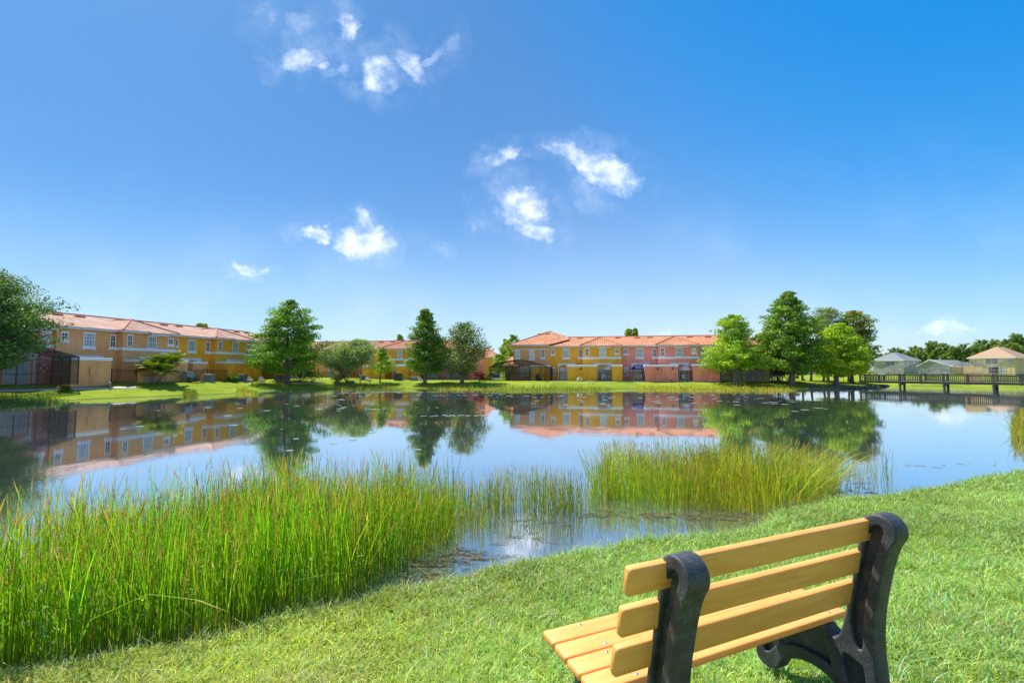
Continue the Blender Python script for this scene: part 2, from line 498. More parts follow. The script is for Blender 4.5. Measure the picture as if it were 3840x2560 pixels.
def hit(px, py, t0=1.0, t1=400.0):
    """where the line of sight through a photo pixel meets the ground"""
    a, b, c = ray(px, py)
    t = t0 * (t1/t0)**(np.linspace(0, 1, 3000))
    gz = np.maximum(terrain(a*t, b*t), 0)
    k = np.argmax(EYE + c*t <= gz)
    if k == 0 and not (EYE + c*t[0] <= gz[0]): k = len(t)-1
    return float(a*t[k]), float(b*t[k]), float(gz[k])

def axis(segs):
    out = []
    for a, b, s in segs:
        out += list(np.arange(a, b - 1e-6, s))
    out.append(segs[-1][1]); return np.array(out)
gx = axis([(-3000,-600,300),(-600,-140,40),(-140,-60,4),(-60,-14,.8),(-14,14,.14),(14,30,.4),(30,110,1.0),(110,300,6),(300,600,40),(600,3000,300)])
gy = axis([(-300,-20,40),(-20,-3,2),(-3,12,.14),(12,24,.4),(24,84,.5),(84,130,2),(130,330,8),(330,700,60),(700,4000,400)])
GX, GY = np.meshgrid(gx, gy)
GZ = terrain(GX, GY)
nxg, nyg = len(gx), len(gy)
idx = np.arange(nxg*nyg).reshape(nyg, nxg)
quads = np.stack([idx[:-1,:-1], idx[:-1,1:], idx[1:,1:], idx[1:,:-1]], axis=-1).reshape(-1, 4)

gm, T, out = new_mat('lawn_soil')
p = T.n('ShaderNodeBsdfPrincipled'); tcn = T.n('ShaderNodeTexCoord')
pos = T.n('ShaderNodeNewGeometry')
n1 = T.noise(pos.outputs['Position'], .22, 5, .6); n2 = T.noise(pos.outputs['Position'], 3.2, 5, .7)
n3 = T.noise(pos.outputs['Position'], 22, 3, .7)
c = T.mix(T.ss(n1.outputs[0], .35, .68), (.17, .25, .03, 1), (.30, .36, .05, 1))
c = T.mix(T.m('MULTIPLY', T.ss(n2.outputs[0], .42, .75), .6), c, (.30, .36, .02, 1))
c = T.mix(T.m('MULTIPLY', T.ss(n3.outputs[0], .45, .75), .45), c, (.06, .11, .01, 1))
# bare wet mud at and below the waterline
sx = T.n('ShaderNodeSeparateXYZ'); T.link(pos.outputs['Position'], sx.inputs[0])
c = T.mix(T.ss(T.m('ADD', sx.outputs[2], T.m('MULTIPLY', n2.outputs[0], .03)), .055, .02), c, (.075, .062, .03, 1))
T.link(c, p.inputs['Base Color']); p.inputs['Roughness'].default_value = .9; p.inputs['Specular IOR Level'].default_value = .0
bn = T.n('ShaderNodeBump'); bn.inputs['Strength'].default_value = .8; bn.inputs['Distance'].default_value = .06
T.link(T.m('ADD', n3.outputs[0], n2.outputs[0]), bn.inputs['Height']); T.link(bn.outputs[0], p.inputs['Normal'])
T.link(p.outputs[0], out.inputs[0])
ground = np_mesh('ground', np.stack([GX.ravel(), GY.ravel(), GZ.ravel()], 1), quads, gm, smooth=True)
tag(ground, kind='structure')

# water
wm, T, out = new_mat('pond_water')
pos = T.n('ShaderNodeNewGeometry')
mp = T.n('ShaderNodeMapping'); mp.inputs['Scale'].default_value = (1, .55, 1); T.link(pos.outputs['Position'], mp.inputs[0])
r1 = T.noise(mp.outputs[0], 1.1, 4, .55); r2 = T.noise(mp.outputs[0], 7.5, 3, .5)
big = T.noise(pos.outputs['Position'], .07, 3, .5)
wind = T.m('ADD', T.m('MULTIPLY', T.ss(big.outputs[0], .46, .66), .85), .12)
hgt = T.m('MULTIPLY', T.m('ADD', T.m('MULTIPLY', r1.outputs[0], 1.0), T.m('MULTIPLY', r2.outputs[0], .16)), wind)
bn = T.n('ShaderNodeBump'); bn.inputs['Strength'].default_value = .5; bn.inputs['Distance'].default_value = .020
T.link(hgt, bn.inputs['Height'])
d = T.n('ShaderNodeBsdfDiffuse')
mur = T.noise(pos.outputs['Position'], 1.3, 5, .65)
T.link(T.mix(T.ss(mur.outputs[0], .35, .75), (.16, .20, .22, 1), (.22, .25, .24, 1)), d.inputs[0])
g = T.n('ShaderNodeBsdfGlossy'); g.inputs['Roughness'].default_value = .035
g.inputs[0].default_value = (1.0, 1.0, 1.0, 1)
T.link(bn.outputs[0], g.inputs['Normal'])
dn_ = T.n('ShaderNodeVectorMath', operation='DOT_PRODUCT'); T.link(pos.outputs['Incoming'], dn_.inputs[0]); T.link(bn.outputs[0], dn_.inputs[1])
ab = T.m('ABSOLUTE', dn_.outputs['Value'])
fr = T.n('ShaderNodeValToRGB'); T.link(ab, fr.inputs[0])
el = fr.color_ramp.elements; el[0].position = .08; el[0].color = (.905,)*3 + (1,); el[1].position = .9; el[1].color = (.14,)*3 + (1,)
for ps, vl in ((.18, .86), (.30, .70), (.42, .48), (.6, .28)):
    e = el.new(ps); e.color = (vl,)*3 + (1,)
tr = T.n('ShaderNodeBsdfTransparent'); tr.inputs[0].default_value = (.55, .62, .55, 1)
m0 = T.n('ShaderNodeMixShader'); m0.inputs[0].default_value = .45
T.link(tr.outputs[0], m0.inputs[1]); T.link(d.outputs[0], m0.inputs[2])
mx = T.n('ShaderNodeMixShader'); T.link(fr.outputs[0], mx.inputs[0]); T.link(m0.outputs[0], mx.inputs[1]); T.link(g.outputs[0], mx.inputs[2])
T.link(mx.outputs[0], out.inputs[0])
wq = MB().poly([(-70,-4,0),(120,-4,0),(120,95,0),(-70,95,0)])
water = wq.build('water', wm); tag(water, kind='structure')
# ------------------------------------------------------------------ the bench
BU = Vector((0.91316, 0.40761, 0)); BO = Vector((0.4689, 2.0154, EYE - 1.65))
BYAW = math.atan2(BU.y, BU.x)
bench = thing('park_bench', 'park bench of golden slats on black cast legs on the near lawn', 'bench', BO, BYAW)
# local frame: x along the bench, -y towards its back side (v), z up
bm_, T, out = new_mat('golden_plastic_lumber')
p = T.n('ShaderNodeBsdfPrincipled'); tcn = T.n('ShaderNodeTexCoord')
mp = T.n('ShaderNodeMapping'); mp.inputs['Scale'].default_value = (1.2, 14, 14); T.link(tcn.outputs['Object'], mp.inputs[0])
n1 = T.noise(mp.outputs[0], 2.2, 5, .65); n2 = T.noise(tcn.outputs['Object'], 260, 2, .5); n3 = T.noise(tcn.outputs['Object'], 9, 4, .6)
c = T.mix(T.ss(n1.outputs[0], .3, .7), (.80, .345, .078, 1), (.90, .44, .12, 1))
c = T.mix(T.m('MULTIPLY', T.ss(n3.outputs[0], .56, .8), .4), c, (.52, .26, .08, 1))
n4 = T.noise(tcn.outputs['Object'], 34, 6, .75)
c = T.mix(T.m('MULTIPLY', T.ss(n4.outputs[0], .60, .78), .30), c, (.88, .58, .27, 1))
T.link(c, p.inputs['Base Color']); p.inputs['Roughness'].default_value = .5; p.inputs['Specular IOR Level'].default_value = .45
bn = T.n('ShaderNodeBump'); bn.inputs['Strength'].default_value = .45; bn.inputs['Distance'].default_value = .002
T.link(T.m('ADD', n2.outputs[0], n1.outputs[0]), bn.inputs['Height']); T.link(bn.outputs[0], p.inputs['Normal'])
T.link(p.outputs[0], out.inputs[0])
bk_, T, out = new_mat('black_cast_plastic')
p = T.n('ShaderNodeBsdfPrincipled'); tcn = T.n('ShaderNodeTexCoord')
n1 = T.noise(tcn.outputs['Object'], 130, 2, .5); n2 = T.noise(tcn.outputs['Object'], 12, 5, .6); vo = T.n('ShaderNodeTexVoronoi'); T.link(tcn.outputs['Object'], vo.inputs[0]); vo.inputs['Scale'].default_value = 95
spk = T.m('MULTIPLY', T.ss(vo.outputs['Distance'], .24, .12), T.ss(n2.outputs[0], .38, .60))
c = T.mix(T.ss(n2.outputs[0], .3, .75), (.030, .033, .040, 1), (.065, .070, .080, 1))
c = T.mix(T.m('MULTIPLY', spk, .7), c, (.35, .36, .37, 1))
T.link(c, p.inputs['Base Color']); p.inputs['Roughness'].default_value = .56; p.inputs['Specular IOR Level'].default_value = .45
bn = T.n('ShaderNodeBump'); bn.inputs['Strength'].default_value = .5; bn.inputs['Distance'].default_value = .003
T.link(n1.outputs[0], bn.inputs['Height']); T.link(bn.outputs[0], p.inputs['Normal']); T.link(p.outputs[0], out.inputs[0])
M['steel'] = pbr('bolt_steel', (.5, .5, .5), .3, 0, metal=1)

L = 1.80
def slat(c_v, c_w, ang, wid, th):
    """plank along x: centre (v,w), ang = direction of its width in (v,w)"""
    m = MB()
    cx, sx = math.cos(ang), math.sin(ang)
    def P(x, a, b): return (x, -(c_v + a*cx - b*sx), c_w + a*sx + b*cx)
    r = .011; prof = []
    for (qa, qb, a0) in ((wid/2-r, th/2-r, 0), (-wid/2+r, th/2-r, 90), (-wid/2+r, -th/2+r, 180), (wid/2-r, -th/2+r, 270)):
        for k in range(5):
            t = math.radians(a0 + k*22.5); prof.append((qa + r*math.cos(t), qb + r*math.sin(t)))
    n = len(prof)
    xs = [(0.0, .88), (.004, .955), (.011, 1)]
    rings = [(x, s) for x, s in xs] + [(L*k/8, 1) for k in range(1, 8)] + [(L-x, s) for x, s in reversed(xs)]
    for x, s in rings:
        for a, b in prof:
            ka = (wid/2-.011*(1-s)/.12)/(wid/2); kb = (th/2-.009*(1-s)/.12)/(th/2)
            m.v.append(P(x, a*ka, b*kb))
    for i in range(len(rings)-1):
        for j in range(n): m.f.append((i*n+j, i*n+(j+1)%n, (i+1)*n+(j+1)%n, (i+1)*n+j))
    m.f.append(tuple(range(n))); m.f.append(tuple((len(rings)-1)*n+j for j in range(n)))
    o = m.build('slat', bm_, bench, smooth=True)
    return o, P
# back slats (v,w of centre), width direction leans back with the rest
tilt = math.radians(79)
back = [(-.007, .790, .122), (-.056, .607, .128), (-.103, .425, .132)]
for k, (cv, cw, wd) in enumerate(back):
    o, P = slat(cv, cw, tilt, wd, .042)
    o['label'] = ('top back slat', 'middle back slat', 'lowest back slat')[k]
st = math.radians(-3.4)
for k in range(4):
    cv = -.685 + .1262*k; cw = .222 - .0075*k
    o, P = slat(cv, cw, st, .1215, .040)
    for ux in (.22, 1.64):
        for off in ((-.032,), (.032,))[k % 2]:
            q = Vector(P(ux + (.035 if k % 2 else 0), off, .0185))
            b = MB().lathe([(.0095, -.004), (.0095, .002), (.006, .0038)], 12, tuple(q))
            b.build('bolt', M['steel'], o, smooth=False)

# cast leg frames: outline in (v, w)
G = -.25
cap = [(.064 + .078*math.cos(math.radians(a)), .800 + .078*math.sin(math.radians(a))) for a in range(188, -25, -14)]
outer = [(-.262, .165), (-.235, .140), (-.205, .122), (-.178, .128), (-.150, .165), (-.128, .240), (-.100, .36), (-.078, .46), (-.052, .60), (-.030, .70)] + cap + \
    [(.118, .745), (.094, .69), (.069, .60), (.042, .48), (.020, .36), (.009, .24), (.008, .14), (.014, .05), (.024, -.05), (.040, -.15), (.060, G), (-.085, G)]
arch = [(-.115, -.19), (-.160, -.135), (-.225, -.095), (-.300, -.078), (-.37, -.080), (-.45, -.105), (-.52, -.15), (-.56, -.20), (-.575, G)]
front = [(-.70, G), (-.705, -.15), (-.725, -.02), (-.748, .09), (-.752, .185), (-.74, .195), (-.60, .187), (-.45, .179), (-.30, .171)]
OUT = outer + arch + front

def smooth_closed(pts, it=1):
    for _ in range(it):
        q = []
        n = len(pts)
        for i in range(n):
            a, b = pts[i], pts[(i+1) % n]
            q.append((a[0]*.75+b[0]*.25, a[1]*.75+b[1]*.25)); q.append((a[0]*.25+b[0]*.75, a[1]*.25+b[1]*.75))
        pts = q
    return pts
def inset(pts, d):
    n = len(pts); area = sum(pts[i][0]*pts[(i+1)%n][1]-pts[(i+1)%n][0]*pts[i][1] for i in range(n)); sg = 1 if area > 0 else -1
    q = []
    for i in range(n):
        a, b, c = pts[i-1], pts[i], pts[(i+1) % n]
        e1 = Vector((b[0]-a[0], b[1]-a[1])).normalized(); e2 = Vector((c[0]-b[0], c[1]-b[1])).normalized()
        nn = Vector((-(e1.y+e2.y), e1.x+e2.x)); nn = nn.normalized()*sg
        k = 1/max(.6, math.sqrt(max(.0, (1+e1.dot(e2))/2)))
        q.append((b[0]+nn.x*d*k, b[1]+nn.y*d*k))
    return q
def plate(splines, half, bev):
    cu = bpy.data.curves.new('plate', 'CURVE'); cu.dimensions = '2D'; cu.fill_mode = 'BOTH'
    cu.extrude = half-bev; cu.bevel_depth = bev; cu.bevel_resolution = 2
    for pts in splines:
        s = cu.splines.new('POLY'); s.points.add(len(pts)-1)
        for i, q in enumerate(pts): s.points[i].co = (q[0], q[1], 0, 1)
        s.use_cyclic_u = True
    ob = bpy.data.objects.new('plate', cu); COL.objects.link(ob)
    dg = bpy.context.evaluated_depsgraph_get()
    me = bpy.data.meshes.new_from_object(ob.evaluated_get(dg))
    bpy.data.objects.remove(ob, do_unlink=True)
    return me
OUTS = smooth_closed(OUT, 2)
up_hole = [(-.200, .165), (-.165, .20), (-.143, .245), (-.115, .36), (-.092, .46), (-.012, .70), (.004, .77), (.02, .815), (.05, .838), (.078, .838), (.098, .815), (.10, .79), (.082, .755), (.076, .72), (.048, .62), (.018, .50), (-.004, .38), (-.018, .26), (-.02, .14), (-.09, .10)]
up_hole = [(-.108, .30), (-.090, .40), (-.062, .52), (-.030, .655), (-.004, .762), (.012, .812), (.045, .838), (.078, .838), (.098, .815), (.098, .785), (.080, .745), (.062, .685), (.036, .60), (.008, .48), (-.014, .36), (-.027, .24), (-.030, .13), (-.075, .12), (-.10, .20)]
mid_hole = [(-.255, .125), (-.32, .145), (-.52, .152), (-.69, .158), (-.715, .12), (-.69, 0), (-.668, -.18), (-.62, -.18), (-.56, -.10), (-.46, -.045), (-.35, -.028), (-.25, -.035), (-.20, -.055), (-.225, .05)]
leg_hole = [(-.155, .085), (-.11, .085), (-.065, .07), (-.028, .055), (-.022, -.05), (-.008, -.20), (-.06, -.20), (-.10, -.13), (-.155, -.06)]
rim = [OUTS] + [smooth_closed(h, 2) for h in (up_hole, mid_hole, leg_hole)]
for u0 in (.188, 1.582):
    leg = link('leg', plate([inset(OUTS, .008)], .022, .002), bench)
    leg.data.materials.append(bk_)
    me2 = plate(rim, .058, .011)
    bmx = bmesh.new(); bmx.from_mesh(leg.data); bmx.from_mesh(me2); bmx.to_mesh(leg.data); bmx.free()
    # curve plane (x=v, y=w, z) -> bench frame (x, -v, w)
    mat = Matrix(((0, 0, 1, u0+.058), (-1, 0, 0, 0), (0, 1, 0, 0), (0, 0, 0, 1)))
    leg.data.transform(mat)
    for pl in leg.data.polygons: pl.material_index = 0
    bmx = bmesh.new(); bmx.from_mesh(leg.data); bmesh.ops.recalc_face_normals(bmx, faces=bmx.faces); bmx.to_mesh(leg.data); bmx.free()
# steel tie under the seat
MB().bar((.24, .45, .165), (L-.24, .45, .165), .05, .035).build('cross_bar', bk_, bench)
# ------------------------------------------------------------------ building helpers
class Frame:
    """plan frame of a terrace: u along the facade, v out towards the pond"""
    def __init__(s, a, b, z0):
        s.o = Vector((a[0], a[1], 0)); s.d = (Vector((b[0], b[1], 0)) - s.o).normalized()
        s.len = (Vector((b[0], b[1], 0)) - s.o).length
        s.n = Vector((s.d.y, -s.d.x, 0)); s.z0 = z0; s.rz = math.atan2(s.d.y, s.d.x)
    def u(s, px, v=0):
        a, b, _ = ray(px, 1400)
        O = s.o + s.n*v           # solve O + d*u = (a,b)*t
        det = s.d.x*(-b) + a*s.d.y
        return ((-O.x)*(-b) + a*(-O.y)) / det
    def at(s, u, v=0, z=None):
        p = s.o + s.d*u + s.n*v; return (p.x, p.y, s.z0 if z is None else z)
    def gat(s, u, v):
        p = s.o + s.d*u + s.n*v; return (p.x, p.y, tz(p.x, p.y))

def pxZ(px, Z): return ((px-1920)/F_PX*Z, Z)
FL = Frame(pxZ(207, 47.5), pxZ(925, 71), 1.22)     # left terrace
FM = Frame(pxZ(2058, 80.7), pxZ(2617, 76.6), .88)   # main terrace behind the pond
FC = Frame(pxZ(1098, 95), pxZ(1572, 89.5), .9)     # terrace between them, behind the trees

def roof_mesh(faces, mat, name, parent, thick=.14):
    """faces: (points, mode); mode 'y' = slope running along y, 'x' = along x"""
    me = bpy.data.meshes.new(name); V = []; Fc = []; UV = []
    for pts, mode in faces:
        b = len(V); V += [tuple(p) for p in pts]; Fc.append(tuple(range(b, b+len(pts))))
        UV += [((p[0], p[1]*1.06) if mode == 'y' else (p[1], p[0]*1.1)) for p in pts]
        b = len(V); V += [(p[0], p[1], p[2]-thick) for p in pts]; Fc.append(tuple(reversed(range(b, b+len(pts)))))
        UV += [((p[0], p[1]*1.06) if mode == 'y' else (p[1], p[0]*1.1)) for p in reversed(pts)]
        k = len(pts)
        for i in range(k):
            j = (i+1) % k
            q = [b-k+i, b-k+j, b+j, b+i]; Fc.append(tuple(q)); UV += [(V[t][0], V[t][1]) for t in q]
    me.from_pydata(V, [], Fc)
    uvl = me.uv_layers.new(name='UVMap'); uvl.data.foreach_set('uv', np.array(UV, dtype=np.float32).ravel())
    me.materials.append(mat)
    return link(name, me, parent)

def window(par, x, y, z0, w, h, kind='dark', sill=True, cols=2, rows=2, name='window'):
    t = .075
    m = MB()
    m.box(x, x+t, y-.06, y+.01, z0, z0+h); m.box(x+w-t, x+w, y-.06, y+.01, z0, z0+h)
    m.box(x+t, x+w-t, y-.06, y+.01, z0+h-t, z0+h); m.box(x+t, x+w-t, y-.06, y+.01, z0, z0+t)
    m.box(x-.06, x+w+.06, y-.085, y-.062, z0+h-.03, z0+h+.10)
    m.box(x+t, x+w-t, y-.052, y-.012, z0+h*.5-.03, z0+h*.5+.03)
    for i in range(1, cols): m.box(x+w*i/cols-.016, x+w*i/cols+.016, y-.040, y-.014, z0+t, z0+h-t)
    for r in range(1, rows*2):
        if r != rows: m.box(x+t, x+w-t, y-.036, y-.016, z0+h*r/(2*rows)-.013, z0+h*r/(2*rows)+.013)
    fr = m.build(name, M['white'], par, fix=False)
    mt = {'dark': M['pane'], 'curtain': M['pane_curtain'], 'pale': M['pane_pale']}[kind]
    MB().box(x+.03, x+w-.03, y-.010, y+.02, z0+.03, z0+h-.03).build('pane', mt, fr, fix=False)
    if sill:
        s = MB(); s.box(x-.10, x+w+.10, y-.12, y+.01, z0-.26, z0-.006); s.box(x-.05, x+.07, y-.10, y+.01, z0-.36, z0-.262); s.box(x+w-.07, x+w+.05, y-.10, y+.01, z0-.36, z0-.262)
        s.build('sill', M['white'], fr, fix=False)
    return fr

def sliding_door(par, x, y, w=2.1, h=2.1, kind='pale', arch=True, z0=.08):
    m = MB(); t = .06
    m.box(x, x+t, y-.05, y+.01, z0, z0+h); m.box(x+w-t, x+w, y-.05, y+.01, z0, z0+h); m.box(x+t, x+w-t, y-.05, y+.01, z0+h-t, z0+h)
    m.box(x+w/2-.04, x+w/2+.04, y-.045, y+.01, z0, z0+h-t)
    d = m.build('sliding_door', M['white'], par, fix=False)
    MB().box(x+.03, x+w-.03, y-.012, y+.02, z0, z0+h-.03).build('pane', {'pale': M['pane_pale'], 'dark': M['pane'], 'curtain': M['pane_curtain']}[kind], d, fix=False)
    if arch:
        a = MB(); X0, X1, zt = x-.25, x+w+.25, z0+h+.62
        a.box(X0-.14, X0, y-.09, y+.01, z0, zt); a.box(X1, X1+.14, y-.09, y+.01, z0, zt)
        a.box(X0-.22, X1+.22, y-.12, y+.012, zt+.002, zt+.14)
        n = 8
        for i in range(n):
            s0, s1 = i/n, (i+1)/n
            z_0 = z0+h+.18+.36*math.sin(math.pi*s0)**.7; z_1 = z0+h+.18+.36*math.sin(math.pi*s1)**.7
            xa, xb = X0+(X1-X0)*s0, X0+(X1-X0)*s1
            b = len(a.v)
            for yy_ in (y-.08, y+.008):
                a.v += [(xa, yy_, z_0), (xb, yy_, z_1), (xb, yy_, zt), (xa, yy_, zt)]
            a.f += [tuple(b+i for i in q) for q in ((0,1,2,3),(7,6,5,4),(0,4,5,1))]
        a.build('arch_trim', M['white'], par, fix=False)
    return d

def ridge_caps(par, lines, r=.10):
    for a, b in lines:
        m = MB()
        a, b = Vector(a), Vector(b); n = max(2, int((b-a).length/.38))
        pts, rr = [], []
        for i in range(n):
            pts += [a.lerp(b, i/n), a.lerp(b, (i+.96)/n)]; rr += [r, r*.8]
        m.tube(pts, rr, 6).build('ridge_cap', M['ridge'], par, fix=False)

def townhouse(fr, u0, w, wall, tile, label, p=.9, eave=5.72, rise=.285, hs=.44, group=None, cur=('curtain','pale','dark'),
              hip_left=False, hip_right=False, band=True, doors=True, depth=12.0, seed=0):
    """one painted unit pair of a terrace: recessed left half, projecting right half under a hip"""
    h = thing('townhouse', label, 'house', fr.at(u0), fr.rz, group)
    k = w/12.0; xs = 5.7*k; rnd = random.Random(seed)
    wl = MB().prism_z([(0,0),(xs,0),(xs,-p),(w,-p),(w,depth),(0,depth)], -.8, eave).build('wall', wall, h)
    ry = depth/2; ov = .5
    def zr(y): return eave + .06 + rise*(y+ov)
    zR = zr(ry)
    xl = -.0 if not hip_left else -.5; xr = w if not hip_right else w+.5
    hl = ry if hip_left else 0; hr = ry if hip_right else 0
    faces = [([(xl,-ov,zr(-ov)),(xr,-ov,zr(-ov)),(xr-hr,ry,zR),(xl+hl,ry,zR)], 'y'),
             ([(xr,depth+ov,zr(-ov)),(xl,depth+ov,zr(-ov)),(xl+hl,ry,zR),(xr-hr,ry,zR)], 'y')]
    if hip_left: faces.append(([(xl,depth+ov,zr(-ov)),(xl,-ov,zr(-ov)),(xl+hl,ry,zR)], 'x'))
    if hip_right: faces.append(([(xr,-ov,zr(-ov)),(xr,depth+ov,zr(-ov)),(xr-hr,ry,zR)], 'x'))
    # projecting hip
    a0, a1 = xs-.42, w+.02; ye = -p-ov; hw = (a1-a0)/2; pk = eave+.062+hs*hw; ym = (pk-eave-.06)/rise-ov; z0 = eave+.062
    xm = (a0+a1)/2; yr = (z0-eave-.06)/rise-ov
    faces += [([(a0,ye,z0),(a1,ye,z0),(xm,ye+hw,pk)], 'y'),
              ([(a0,ye,z0),(xm,ye+hw,pk),(xm,ym,pk),(a0,yr,z0)], 'x'),
              ([(a1,ye,z0),(a1,yr,z0),(xm,ym,pk),(xm,ye+hw,pk)], 'x')]
    bx0, bx1 = w*.68, w*.865
    faces += [([(bx0,ye-.42,z0-.42*hs+.05),(bx1,ye-.42,z0-.42*hs+.05),(bx1,ye+.10,z0+.10*hs+.05),(bx0,ye+.10,z0+.10*hs+.05)], 'y')]
    rf = roof_mesh(faces, tile, 'roof', h)
    fb = MB(); zf = eave-.135
    fb.box(xl, a0-.01, -ov+.03, -.0, zf-.02, zf+.062)
    fb.box(xl, a0-.01, -ov-.03, -ov+.028, zf-.06, zf+.14)
    fb.box(a0-.03, a1+.03, ye-.03, ye+.026, zf-.062, zf+.14)
    fb.box(a0+.0, a1-.0, ye+.028, -p, zf-.022, zf+.06)
    fb.box(a0-.035, a0+.02, ye+.03, -ov+.02, zf-.062, zf+.14); fb.box(a1-.02, a1+.035, ye+.03, -ov+.02, zf-.062, zf+.14)
    fb.box(bx0-.02, bx1+.02, ye-.46, ye-.40, zf-.26, zf-.06); fb.box(bx0, bx1, ye-.40, ye-.035, zf-.22, zf-.11)
    if hip_left: fb.box(xl-.03, xl+.03, -ov-.03, depth+ov, zf-.06, zf+.139)
    fb.build('eave_board', M['soffit'], h, fix=False)
    ln = [((a0,ye,z0+.03),(xm,ye+hw,pk+.03)), ((a1,ye,z0+.03),(xm,ye+hw,pk+.03)), ((xm,ye+hw,pk+.03),(xm,ym,pk+.03)),
          ((xl+hl,ry,zR+.03),(xr-hr,ry,zR+.03))]
    if hip_left: ln.append(((xl,-ov,zr(-ov)+.03),(xl+hl,ry,zR+.03)))
    if hip_right: ln.append(((xr,-ov,zr(-ov)+.03),(xr-hr,ry,zR+.03)))
    cp = ridge_caps(rf, ln)
    for vx in (.2, .38, .93):
        if hip_right and vx > .9: continue
        x = w*vx; 
        if hip_left and vx < .5: x += 1.5
        y0 = ry-1.35
        MB().prism_y([(x, zr(y0)+.02), (x+1.1, zr(y0)+.02), (x+1.0, zr(y0)+.2), (x+.1, zr(y0)+.2)], y0, y0+.4).build('roof_vent', M['ridge'], rf)
    # windows of the upper floor
    f = lambda x: x*k
    window(h, f(.38), 0, 4.42, .62, .72, 'dark', True, 2, 1)
    window(h, f(2.38), 0, 3.82, 1.08, 1.42, cur[0], True, 4, 2)
    window(h, f(4.98), 0, 3.86, .60, 1.32, 'dark', True, 2, 2)
    window(h, f(6.12), -p, 4.02, .60, 1.24, 'dark', False, 2, 2)
    window(h, f(8.42), -p, 3.88, 1.08, 1.40, cur[1], False, 4 if cur[1] != 'pale' else 1, 2 if cur[1] != 'pale' else 1)
    window(h, f(10.92), -p, 4.48, .66, .66, cur[2], True, 2, 1)
    if band:
        b = MB(); b.box(xs-.02, w, -p-.07, -p+.01, 3.56, 3.86); b.box(xs-.072, xs+.01, -p+.012, -.002, 3.56, 3.86)
        b.build('trim_band', M['white'], h, fix=False)
    window(h, f(.45), 0, .75, .6, 1.35, 'curtain', False, 2, 2)
    if doors:
        sliding_door(h, f(1.95), 0, 2.0, 2.05, 'pale', True)
        sliding_door(h, f(7.95), -p, 2.0, 2.05, cur[0], True)
    return h

TG = 'painted townhouse units of the lakeside terraces'
# left terrace: pink end unit behind the oak, then brown, ochre, cream
wL = FL.len/2
townhouse(FL, -11.4, 11.4, M['pink'], M['tile_pale'], 'pink townhouse unit half hidden by the oak at the far left', p=.4, eave=5.5, seed=1, cur=('pale','pale','pale')).location = FL.at(-11.4, -.7)
townhouse(FL, 0, wL, M['brown'], M['tile_pale'], 'tan brown townhouse unit beside the pink one, behind the clumped palm', seed=2, group=TG, cur=('curtain','curtain','dark'))
townhouse(FL, wL, wL, M['yellow'], M['tile_pale'], 'mustard yellow townhouse unit in the left terrace next to the tan brown one', seed=3, group=TG, cur=('curtain','curtain','dark'))
townhouse(FL, wL*2, 11.5, M['cream'], M['tile_pale'], 'pale cream townhouse unit mostly hidden behind the big cypress on the left', p=.5, seed=4, group=TG, hip_right=True)
# middle terrace
wC = FC.len/2
townhouse(FC, 0, wC, M['brown'], M['tile_dark'], 'tan townhouse unit with dull red roof behind the grey-green leaning tree', seed=5, group=TG)
townhouse(FC, wC, wC, M['ochre'], M['tile_dark'], 'ochre townhouse unit behind the small yellow-green tree in the middle terrace', seed=6, group=TG)
townhouse(FC, wC*2, 9.5, M['rose'], M['tile'], 'rose townhouse unit hidden behind the tall narrow cypress', seed=7, group=TG, hip_right=True)
# main terrace
wM = FM.len/2
townhouse(FM, 0, wM, M['yellow'], M['tile'], 'bright yellow townhouse unit with a white parasol on its patio', seed=8, group=TG, cur=('curtain','pale','dark'))
townhouse(FM, wM, wM, M['pink'], M['tile'], 'salmon pink townhouse unit with a navy parasol on its patio', seed=9, group=TG, cur=('curtain','curtain','pale'))
townhouse(FM, wM*2, 10.5, M['cream'], M['tile'], 'pale cream townhouse unit at the right end beside the bright green cypress', p=.3, seed=10, group=TG, hip_right=True)

